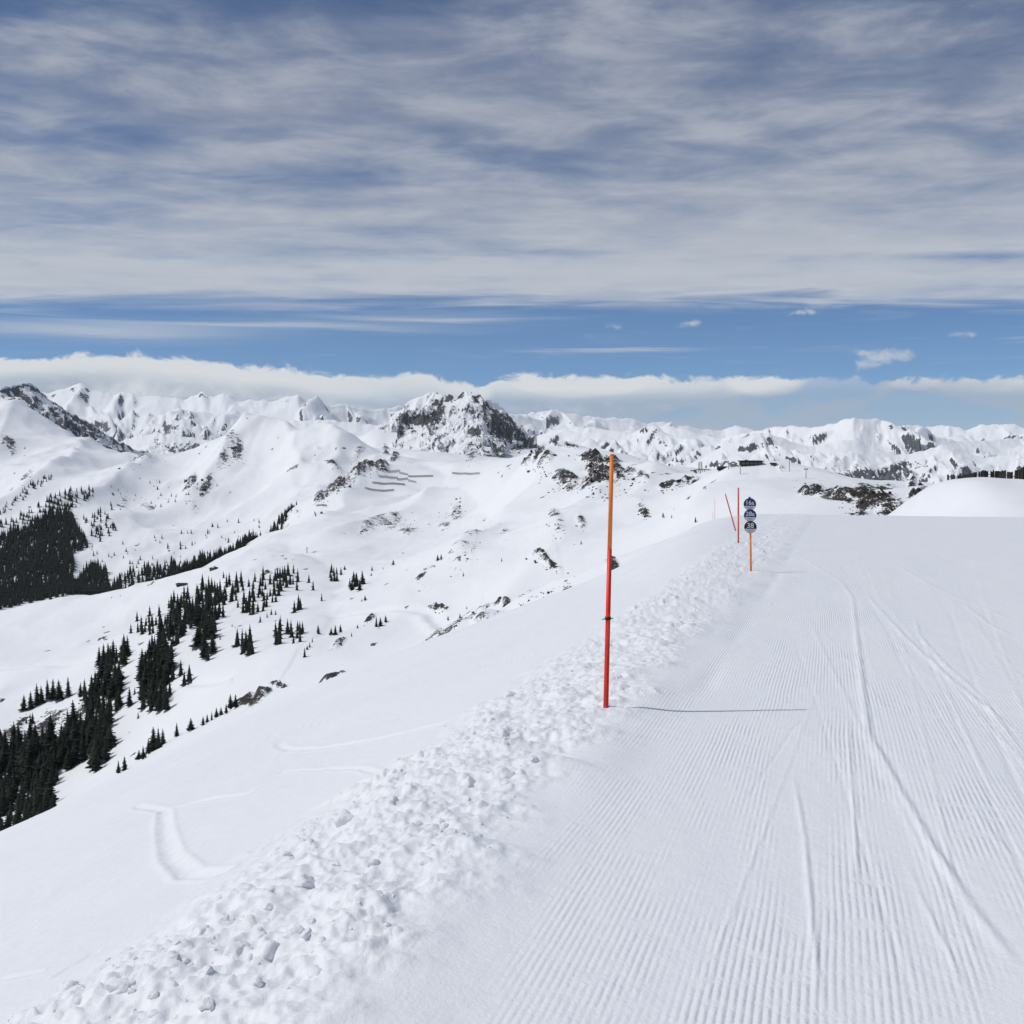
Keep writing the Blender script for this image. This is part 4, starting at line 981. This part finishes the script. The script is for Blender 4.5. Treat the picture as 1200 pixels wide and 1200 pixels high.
# ------------------------------------------------------------------ wooden snow fence on the hump
FT = [(1111, 556), (1131, 556.5), (1138, 555), (1146, 553), (1154, 551.5), (1176, 551.5), (1184, 553), (1190, 552), (1196, 548.5), (1202, 545), (1216, 538), (1232, 534)]
FD = 172.0
fence = None
plank_me = []
for k in range(4):
    bm = bmesh.new(); wv = .29 + .03 * k
    box(bm, 0, 0, .5, wv, .035, 1.0); bm.verts.ensure_lookup_table()
    for v_ in bm.verts:
        if v_.co.z > .9: v_.co.z += (.03 if v_.co.x > 0 else -.02) * (k - 1.5)
    me = bpy.data.meshes.new('plank'); bm.to_mesh(me); bm.free(); me.materials.append(M_WOOD if k % 2 else M_WOODD); plank_me.append(me)
pxv = 1111.0; prev = None
while pxv < 1232:
    tpy = np.interp(pxv, [p[0] for p in FT], [p[1] for p in FT])
    X, Z = pix(pxv, tpy); x = float(X) * FD; zt = E + float(Z) * FD
    zg = float(fg_base(np.array([x]), np.array([FD]))[0])
    if fence is None:
        fence = empty('snow_fence', (x, FD, zg)); org = (x, FD, zg)
    h = max(zt - zg + .25, .5)
    if random.random() > .07:
        o = bpy.data.objects.new('plank', plank_me[random.randrange(4)]); COL.objects.link(o); o.parent = fence
        o.location = (x - org[0], random.uniform(-.02, .02), zg - .25 - org[2]); o.scale = (1, 1, h + random.uniform(-.1, .05)); o.rotation_euler = (0, random.uniform(-.02, .02), 0)
    if prev is not None and int(pxv / 12) != int(prev[3] / 12):
        bm = bmesh.new(); box(bm, x - org[0], .10, (zg - .5 + zt) / 2 - org[2], .13, .13, zt - zg + .8); bm_obj('post', bm, M_WOODD, fence)
    if prev is not None:
        for fr in (.35, .8):
            bm = bmesh.new()
            tube(bm, (prev[0] - org[0], .04, prev[1] + (prev[2] - prev[1]) * fr - org[2]), (x - org[0], .04, zg + (zt - zg) * fr - org[2]), .05, .05, 4)
            bm_obj('rail', bm, M_WOODD, fence)
    prev = (x, zg, zt, pxv)
    pxv += random.uniform(2.0, 2.7)
label(fence, 'dark weathered wooden plank snow fence along the top of the smooth snow hump', 'fence')

# ------------------------------------------------------------------ avalanche barriers on the far hillside
BARS = [(452, 552.2, 468, 553.6), (468, 556, 478, 556.6), (478.5, 558.4, 507.5, 560.2), (443.7, 559, 466, 560.8), (465.5, 562.2, 478, 562.9), (478.2, 564.7, 487.5, 565.2), (436.5, 566.2, 464, 568.2), (464.2, 569.1, 474.7, 569.6), (428, 572.8, 461.6, 574.5), (530, 555.6, 562, 555.2), (371, 593.2, 383, 593.8), (368.5, 600.6, 378, 601.2)]
for (x0, y0, x1, y1) in BARS:
    h0, h1 = hill_hit(x0, y0 + 1.0, 900), hill_hit(x1, y1 + 1.0, 900)
    if not h0 or not h1: continue
    dep = (h0[1] + h1[1]) / 2
    if abs(h0[1] - h1[1]) > 220: h1 = (float(pix(x1, y1)[0]) * h0[1], h0[1], hill_z(float(pix(x1, y1)[0]) * h0[1], h0[1]))
    root = empty('avalanche_barrier', h0)
    n = max(3, int(math.hypot(h1[0] - h0[0], h1[1] - h0[1]) / 4.0))
    P_ = []
    for i in range(n + 1):
        f = i / n; x = h0[0] + (h1[0] - h0[0]) * f; y = h0[1] + (h1[1] - h0[1]) * f
        P_.append((x - h0[0], y - h0[1], hill_z(x, y) - h0[2]))
    H = 2.3 * dep / FPX
    for (x, y, z) in P_:
        bm = bmesh.new()
        tube(bm, (x, y, z - .6), (x, y - .5, z + H), .16, .14, 5); tube(bm, (x, y + 2.2, z - .6), (x, y - .35, z + H * .7), .12, .12, 5)
        bm_obj('support', bm, M_RUST, root)
    for fr in (.18, .42, .66, .92):
        bm = bmesh.new()
        for (a, b_) in zip(P_[:-1], P_[1:]):
            tube(bm, (a[0], a[1] - .5 * fr - .15, a[2] + H * fr), (b_[0], b_[1] - .5 * fr - .15, b_[2] + H * fr), .24, .24, 4)
        bm_obj('crossbar', bm, M_RUST, root)
    label(root, ('lone dark steel avalanche barrier in the saddle right of the barrier rows' if x0 > 520 else 'long dark steel avalanche barrier row standing across the snowy hilltop' if x1 - x0 > 20 else 'short dark steel avalanche barrier piece between the long rows on the snowy hilltop') if x0 > 400 else 'short dark steel avalanche barrier below the hilltop rows near the ridge edge', 'avalanche barrier', 'avalanche barriers on the hill' if x0 > 400 else 'lower avalanche barriers')

# ------------------------------------------------------------------ lift buildings and masts on the ridge
def on_hill(px, py, ymin=300):
    h = hill_hit(px, py, ymin)
    return h if h else (float(pix(px, py)[0]) * 680, 680.0, hill_z(float(pix(px, py)[0]) * 680, 680.0))
def building(name, px0, px1, base, top, roof_over, gable, lab, cat, nwin, wallm):
    cxp = (px0 + px1) / 2
    h = on_hill(cxp, base); k = h[1] / FPX
    W, Hh = (px1 - px0) * k, (base - top) * k
    D_ = max(4.0, W * .55)
    root = empty(name, h)
    bm = bmesh.new(); box(bm, 0, D_ / 2, Hh * .36 - .5, W, D_, Hh * .72 + 1.0); bm_obj('wall', bm, wallm, root)
    bm = bmesh.new()
    if gable:
        zt = Hh * .72
        for s_ in (-1, 1):
            L_ = math.hypot(W * .5 + roof_over, Hh * .45)
            box(bm, s_ * (W * .25 + roof_over * .5), D_ / 2, zt + Hh * .20, L_ + .1, D_ + 1.2, .22)
            for v_ in bm.verts[-8:]:
                v_.co.z += -s_ * (v_.co.x - s_ * (W * .25 + roof_over * .5)) * (Hh * .45 / (W * .5 + roof_over))
    else:
        box(bm, 0, D_ / 2 - .6, Hh * .80, W + 2 * roof_over, D_ + 2.2, Hh * .16, 0, radians(2))
    rf = bm_obj('roof', bm, M_WOODD, root)
    bm = bmesh.new()
    if gable: tube(bm, (W * .2, D_ * .6, Hh * .8), (W * .2, D_ * .6, Hh * 1.35), .16, .16, 6)
    else: box(bm, -W * .2, D_ * .6, Hh * .95, W * .12, 1.0, Hh * .16)
    bm_obj('chimney', bm, M_WOODD, rf)
    for i in range(nwin):
        wx_ = -W / 2 + W * (i + .5) / nwin
        bm = bmesh.new(); box(bm, wx_, -.04, Hh * .38, W / nwin * .62, .08, Hh * .30); f = bm_obj('window', bm, M_PLASTER, root)
        bm = bmesh.new(); box(bm, wx_, -.09, Hh * .38, W / nwin * .50, .06, Hh * .22); bm_obj('pane', bm, M_GLASS, f)
    label(root, lab, cat)
    return root
building('lift_building', 869, 893, 546.8, 540.2, .8, False, 'long low dark lift building with flat roof and windows on the ridge', 'building', 5, M_WOODD)
building('hut', 856, 863.5, 548, 543.2, .3, True, 'small dark gabled hut beside the long lift building', 'hut', 2, M_PLASTER)
building('shed', 841.5, 852, 550, 547.2, .3, False, 'low dark shed on the ridge left of the gabled hut', 'shed', 2, M_WOODD)
building('shed', 904, 910, 546.5, 543.0, .2, False, 'tiny dark shed at the rocky shoulder beyond the lift building', 'shed', 1, M_WOODD)
building('hut', 245.5, 254, 669, 665.6, .6, True, 'tiny dark hut alone on the snow spur above the spruce belt', 'hut', 1, M_WOODD)
building('shed', 206.5, 218, 686.8, 684.4, .5, False, 'low dark shed at the top end of the spruce belt', 'shed', 2, M_WOODD)
def mast(px, base, top, lab, arm=0.0, r=.14, name='lift_pylon', cat='pylon', group='lift pylons on the ridge'):
    h = on_hill(px, base); k = h[1] / FPX; H = (base - top) * k
    root = empty(name, h)
    bm = bmesh.new(); tube(bm, (0, 0, -.5), (0, 0, H), r * 1.25, r, 8); bm_obj('shaft', bm, M_STEEL, root)
    if arm:
        A_ = arm * k
        bm = bmesh.new(); box(bm, 0, 0, H, A_, .3, .25); bm_obj('crossarm', bm, M_STEEL, root)
        for s_ in (-1, 1):
            bm = bmesh.new(); box(bm, s_ * A_ * .45, 0, H - .35, .25, 1.6, .3)
            for q in (-.6, 0, .6): tube(bm, (s_ * A_ * .45 - .1, q, H - .5), (s_ * A_ * .45 + .1, q, H - .5), .18, .18, 8)
            bm_obj('sheave_assembly', bm, M_STEEL, root)
    else:
        bm = bmesh.new(); box(bm, 0, 0, H, r * 4, r * 3, r * 3); bm_obj('head', bm, M_STEEL, root)
    label(root, lab, cat, group)
    return root
mast(867.5, 557.2, 547.5, 'T-shaped lift pylon on the snow below the lift building', 5.0)
mast(853.6, 549.5, 540.8, 'slim mast standing left of the gabled hut', 0, .16)
mast(925, 553, 537, 'lift pylon on the ridge above the dark rock band, taller one', 3.5)
mast(944.5, 561, 549.5, 'lift pylon on the ridge above the dark rock band, lower one', 3.5)
mast(359.8, 648.5, 642.8, 'lone thin mast on the open slope above the spruce belt', 0, .25)
# chairlift top station: arch canopy on posts with a lattice tower
_X = float(pix(826, 551)[0]); _Y = max(np.linspace(600, 900, 120), key=lambda q: (hill_z(_X * q, q) - E) / q)
h = (_X * _Y, float(_Y), hill_z(_X * _Y, _Y)); k = h[1] / FPX
root = empty('lift_station', h)
bm = bmesh.new()
pts = [(-14 + 28 * i / 12, .2 + 2.8 * (1 - ((i - 5) / 7.0) ** 2)) for i in range(13)]
for (a, za), (b_, zb) in zip(pts[:-1], pts[1:]):
    tube(bm, (a * k, 0, za * k), (b_ * k, 0, zb * k), .30, .30, 5); tube(bm, (a * k, 2.5, za * k), (b_ * k, 2.5, zb * k), .30, .30, 5)
bm_obj('canopy_beam', bm, M_STEEL, root)
bm = bmesh.new()
for q in (-10, -5, 0, 5, 10):
    zq = .2 + 2.8 * (1 - ((q / 28 * 12 + 6 - 5) / 7.0) ** 2)
    tube(bm, (q * k, 0, -1.5), (q * k, 0, zq * k), .14, .14, 5); tube(bm, (q * k, 2.5, -1.5), (q * k, 2.5, zq * k), .14, .14, 5)
bm_obj('canopy_post', bm, M_STEEL, root)
bm = bmesh.new()
bx0 = -5.0 * k
for (a, b_) in ((-1, 0), (1, 0), (-1, 2), (1, 2)):
    tube(bm, (bx0 + a * 2.2 * k, b_, 0), (bx0 + a * 1.6 * k, b_, 11.5 * k), .12, .12, 5)
for i in range(4):
    z0, z1 = 2.5 * k * i + 1, 2.5 * k * (i + 1) + 1
    tube(bm, (bx0 - 2 * k, 0, z0), (bx0 + 2 * k, 0, z1), .09, .09, 4); tube(bm, (bx0 + 2 * k, 0, z0), (bx0 - 2 * k, 0, z1), .09, .09, 4); tube(bm, (bx0 - 2 * k, 0, z1), (bx0 + 2 * k, 0, z1), .1, .1, 4)
bm_obj('lattice_tower', bm, M_STEEL, root)
label(root, 'arched steel lift station with a lattice tower on the ridge saddle', 'lift station')
# dark fence row on the ridge top behind the marker pole
h = on_hill(703, 542.5); k = h[1] / FPX
root = empty('snow_fence', h)
for i in range(11):
    x = (-10.5 + 2.1 * i) * k; yb = i * .3
    zz = hill_z(h[0] + x, h[1] + yb) - h[2]
    bm = bmesh.new()
    for j in range(4): box(bm, x + j * .45 * k, yb, zz + 1.1 * k + .1 * j, .34 * k, .15, 3.4 * k)
    box(bm, x + .7 * k, yb + .2, zz + 1.6 * k, 2.1 * k, .12, .3 * k)
    bm_obj('panel', bm, M_WOODD, root)
label(root, 'dark wooden snow fence on the ridge crest above the black rocks', 'fence')

# ------------------------------------------------------------------ spruces
def spruce_mesh(seed, nw, rad, full=True):
    r = random.Random(seed)
    V, F = [], []
    # dark inner core
    n = 6
    b0 = len(V)
    for i in range(n): V.append((rad * .42 * cos(2 * pi * i / n), rad * .42 * sin(2 * pi * i / n), .10))
    V.append((0, 0, 1.0))
    for i in range(n): F.append((b0 + i, b0 + (i + 1) % n, b0 + n))
    for kq in range(nw):
        f = kq / (nw - 1.0)
        z = .08 + .86 * f ** .95
        rr_ = rad * ((1 - f) ** .82 * .96 + .05) * r.uniform(.78, 1.15)
        nb = 8 if f < .6 else 6
        a0 = r.random() * 6.28
        for i in range(nb):
            if r.random() < .10: continue
            a = a0 + 2 * pi * i / nb + r.uniform(-.2, .2); L_ = rr_ * r.uniform(.7, 1.15)
            ca, sa = cos(a), sin(a); wd = L_ * .36 + .006
            dr = .05 * (1 - f) + .012; zz = z + r.uniform(-.015, .015)
            b0 = len(V)
            V += [(0, 0, zz + .045), (ca * L_ * .6 - sa * wd, sa * L_ * .6 + ca * wd, zz - dr * .9), (ca * L_, sa * L_, zz - dr * .55), (ca * L_ * .6 + sa * wd, sa * L_ * .6 - ca * wd, zz - dr * .9), (ca * L_ * .55, sa * L_ * .55, zz + .012)]
            F += [(b0, b0 + 1, b0 + 4), (b0 + 1, b0 + 2, b0 + 4), (b0 + 2, b0 + 3, b0 + 4), (b0 + 3, b0, b0 + 4)] if full else [(b0, b0 + 1, b0 + 2), (b0, b0 + 2, b0 + 3)]
    return np.array(V), np.array(F)
SPR = []
for i in range(6):
    V, F = spruce_mesh(50 + i, 11, (.13, .155, .17, .14, .19, .15)[i])
    tmp = np_obj('crown', V, F, M_NEEDLE); crown_me = tmp.data; bpy.data.objects.remove(tmp)
    bm = bmesh.new(); tube(bm, (0, 0, -.08), (0, 0, .5), .016, .008, 6); trunk_me = bpy.data.meshes.new('trunk'); bm.to_mesh(trunk_me); bm.free(); trunk_me.materials.append(M_BARK)
    SPR.append((crown_me, trunk_me, V, F))
LOWV = []
for i in range(4):
    V, F = spruce_mesh(80 + i, 4, (.16, .18, .15, .2)[i], False); LOWV.append((V, F))
def inpoly(px, py, P_):
    c = False; n = len(P_)
    for i in range(n):
        (x0, y0), (x1, y1) = P_[i], P_[i - 1]
        if (y0 > py) != (y1 > py) and px < (x1 - x0) * (py - y0) / (y1 - y0 + 1e-9) + x0: c = not c
    return c
rnd = random.Random(21)
TREES = []           # px, py, height px, label key
def zone(P_, n, h0, h1, key, gap=2.2):
    xs = [p[0] for p in P_]; ys = [p[1] for p in P_]; got = []; tries = 0
    while len(got) < n and tries < n * 60:
        tries += 1
        x, y = rnd.uniform(min(xs), max(xs)), rnd.uniform(min(ys), max(ys))
        if not inpoly(x, y, P_) or any(abs(x - a) < gap and abs(y - b_) < gap * 1.3 for a, b_ in got): continue
        got.append((x, y)); TREES.append((x, y, rnd.uniform(h0, h1), key))
zone([(-12, 880), (30, 872), (60, 868), (100, 850), (132, 845), (134, 885), (112, 915), (100, 900), (66, 924), (64, 955), (20, 985), (-12, 1000)], 160, 20, 40, 'stand', 3.0)
zone([(98, 822), (112, 800), (128, 790), (146, 800), (140, 835), (118, 852), (100, 842)], 50, 17, 29, 'stand', 2.6)
for q in ((28, 833, 20), (36, 831, 22), (44, 827, 26), (49, 825, 22), (56, 822, 25), (62, 822, 26), (70, 822, 25), (80, 817, 24), (94, 817, 18), (99, 816, 20), (31, 848, 8), (38, 850, 14)): TREES.append((*q, 'knoll'))
zone([(108, 792), (116, 782), (132, 770), (152, 764), (155, 776), (140, 782), (128, 790)], 15, 20, 26, 'gully', 3)
zone([(163, 790), (180, 764), (200, 755), (205, 790), (196, 834), (168, 838)], 64, 17, 30, 'gully', 2.4)
zone([(182, 770), (190, 735), (215, 712), (240, 702), (258, 700), (262, 725), (252, 742), (222, 738), (210, 762)], 74, 14, 26, 'gully', 2.4)
zone([(226, 750), (250, 745), (251, 768), (240, 780), (230, 766)], 12, 20, 27, 'gully', 3)
zone([(276, 752), (296, 748), (296, 768), (280, 770)], 7, 19, 27, 'gully', 3)
zone([(317, 742), (330, 738), (330, 755), (320, 757)], 6, 14, 22, 'upper', 3)
zone([(336, 742), (356, 738), (354, 752), (342, 762)], 9, 12, 22, 'upper', 3)
zone([(196, 712), (215, 700), (250, 688), (290, 682), (345, 672), (352, 682), (332, 698), (318, 712), (302, 726), (288, 722), (270, 706), (250, 716), (225, 724), (200, 730)], 110, 10, 20, 'upper', 2.6)
zone([(150, 742), (152, 730), (168, 724), (190, 720), (186, 742), (165, 752)], 18, 12, 17, 'bench', 3)
zone([(382, 676), (388, 668), (400, 670), (401, 680), (388, 683)], 8, 9, 13, 'cluster', 2.5)
zone([(408, 688), (416, 680), (426, 684), (424, 692), (410, 692)], 7, 11, 19, 'cluster', 2.5)
for q in ((152, 829, 24), (162, 843, 8), (158, 815, 9), (352, 714, 14), (377, 704, 10), (367, 692, 13), (362, 683, 11), (348, 692, 14), (340, 685, 14), (313, 724, 7), (318, 721, 8), (323, 721, 7), (345, 718, 16), (350, 716, 20), (305, 730, 9), (272, 735, 5), (258, 750, 6), (212, 792, 20), (222, 800, 22), (216, 803, 18), (262, 672 + 6, 9)): TREES.append((*q, 'upper'))
for q in ((436, 669.5, 6), (435, 675, 4), (449, 667, 3), (461, 662, 7), (513, 658, 8), (517, 657, 7), (543, 675.5, 6), (428, 703.5, 6), (424, 704.5, 3), (404, 668, 6), (373, 744, 12), (388, 745, 9), (393, 744, 12), (399, 741, 10), (366, 753, 6), (363, 760, 7), (412, 746, 5), (419, 737, 5), (441, 735, 13), (446, 734, 11), (452, 729, 9), (444, 738, 3), (357, 771, 12), (360, 763, 6), (777, 607, 6), (787, 606.5, 4), (815, 612, 7), (588, 658, 5), (681, 638, 5), (547, 714, 4), (525, 728, 6), (539, 724, 6)): TREES.append((*q, 'lone'))
for q in ((139, 906, 16), (146, 903, 18), (163, 890, 12), (168, 889, 16), (174, 884, 20), (180, 880, 30), (186, 877, 26), (191, 873, 20), (207, 864, 17), (224, 856, 16), (238, 850, 11), (243, 847, 10), (248, 844, 11), (254, 841, 12), (259, 838, 10), (265, 836, 12), (270, 831, 18), (276, 829, 16)): TREES.append((*q, 'edge'))
TL = dict(stand=('dark spruce in the dense black stand low on the valley side', 'spruces of the dense valley stand'),
          knoll=('dark spruce in the row on top of the rocky snow-patched knoll', 'spruces on the knoll'),
          gully=('dark spruce on the bank of the shadowed snow gully', 'spruces along the gully'),
          upper=('dark spruce in the open upper belt beside the snowy path', 'spruces of the upper belt'),
          bench=('small dark spruce on the edge of the smooth snow bench', 'spruces at the bench edge'),
          cluster=('dark spruce in a small clump on open snow right of the belt', 'spruces in small clumps'),
          lone=('tiny lone dark spruce standing apart on the open snowy slope', 'lone spruces'),
          edge=('dark spruce peeping over the edge of the near snow slope', 'spruces at the near slope edge'))
TREES.sort(key=lambda q: -q[2] - (30 if q[3] in ('knoll', 'lone', 'cluster', 'edge') else 0))
rest = []
cnt = 0
for (px, py, hp, key) in TREES:
    h = hill_hit(px, py, 235)
    if not h: continue
    H = hp * h[1] / FPX
    if cnt >= 300:
        rest.append((h, H)); continue
    cnt += 1
    cm_, tm_, _, _ = SPR[rnd.randrange(6)]
    root = empty('spruce_tree', (h[0], h[1], h[2] - .1 * 1), rnd.random() * 6.28)
    wsc = rnd.uniform(1.45, 2.25)
    root.scale = (H * wsc, H * wsc, H); root.rotation_euler = (rnd.gauss(0, .02), rnd.gauss(0, .02), rnd.random() * 6.28)
    for nm, me in (('trunk', tm_), ('crown', cm_)):
        o = bpy.data.objects.new(nm, me); COL.objects.link(o); o.parent = root
    lb = TL[key][0]
    if key in ('stand', 'gully', 'upper'):
        big, small = dict(stand=(33, 26), gully=(25, 19), upper=(16, 13))[key]
        lb = ('tall ' if hp > big else 'short ' if hp < small else 'mid-height ') + lb
    label(root, lb, 'tree', TL[key][1])
# the forest that reads as one mass
def fzone(P_, n, h0, h1, ymin=1300):
    xs = [p[0] for p in P_]; ys = [p[1] for p in P_]; k_ = 0; tries = 0
    while k_ < n and tries < n * 30:
        tries += 1
        x, y = rnd.uniform(min(xs), max(xs)), rnd.uniform(min(ys), max(ys))
        if not inpoly(x, y, P_): continue
        h = hill_hit(x, y, ymin)
        if h: rest.append((h, rnd.uniform(h0, h1) * h[1] / FPX)); k_ += 1
fzone([(-40, 650), (0, 634), (60, 606), (80, 602), (92, 622), (104, 643), (88, 652), (84, 700), (62, 690), (40, 712), (-40, 740)], 2300, 8, 14)
fzone([(40, 700), (84, 690), (110, 665), (125, 672), (130, 700), (178, 694), (176, 706), (110, 716), (40, 728)], 560, 9, 16)
fzone([(130, 690), (150, 672), (190, 662), (230, 668), (178, 704), (130, 706)], 150, 8, 14)
fzone([(0, 615), (30, 605), (60, 585), (100, 572), (112, 580), (100, 592), (50, 612), (0, 625)], 130, 5, 9)
fzone([(95, 610), (130, 592), (138, 625), (112, 640)], 55, 5, 9)
fzone([(90, 645), (200, 625), (320, 600), (300, 640), (180, 690), (100, 665)], 90, 3, 7)
fzone([(100, 575), (180, 560), (260, 570), (180, 600)], 40, 2, 5)
fzone([(0, 600), (28, 575), (60, 555), (64, 560), (30, 585), (0, 606)], 60, 4, 7)
RA = np.array(RIDGE)
for i in range(620):                                   # wood just behind the spur, its tops showing over the snow
    px = rnd.uniform(165, 350); d = np.interp(px, RA[:, 0], RA[:, 2]) * rnd.uniform(1.008, 1.09)
    X = float(pix(px, 600)[0]); rest.append(((X * d, d, hill_z(X * d, d)), rnd.uniform(9, 15) * np.interp(px, [165, 230, 300, 350], [1.3, 1.4, 1.15, .75])))
VV, FF, off = [], [], 0
for (h, H) in rest:
    V, F = LOWV[rnd.randrange(4)]
    a = rnd.random() * 6.28; c, s_ = cos(a), sin(a)
    W_ = V @ np.array([[c, s_, 0], [-s_, c, 0], [0, 0, 1]]) * np.array([H * 1.75, H * 1.75, H]) + np.array([h[0], h[1], h[2] - .3])
    VV.append(W_); FF.append(F + off); off += len(V)
fo = np_obj('spruce_forest', np.concatenate(VV), np.concatenate(FF), M_NEEDLE)
label(fo, 'dark spruce forest covering the far valley side and the back of the spur', 'forest', None, 'stuff')

# ------------------------------------------------------------------ air
M_HAZE = bpy.data.materials.new('haze'); M_HAZE.use_nodes = True
hn = NT(M_HAZE.node_tree)
pv = hn.n('ShaderNodeVolumePrincipled')
pv.inputs['Color'].default_value = (0.74, 0.87, 1.0, 1)
pv.inputs['Density'].default_value = 0.75e-5
pv.inputs['Anisotropy'].default_value = 0.1
ho = hn.n('ShaderNodeOutputMaterial'); hn.link(pv.outputs[0], ho.inputs['Volume'])
bm = bmesh.new(); box(bm, 0, 10500, 100, 36000, 25000, 4200)
hz = bm_obj('haze', bm, M_HAZE)
label(hz, 'thin pale mountain air between the slopes and far ranges', 'haze', None, 'stuff')
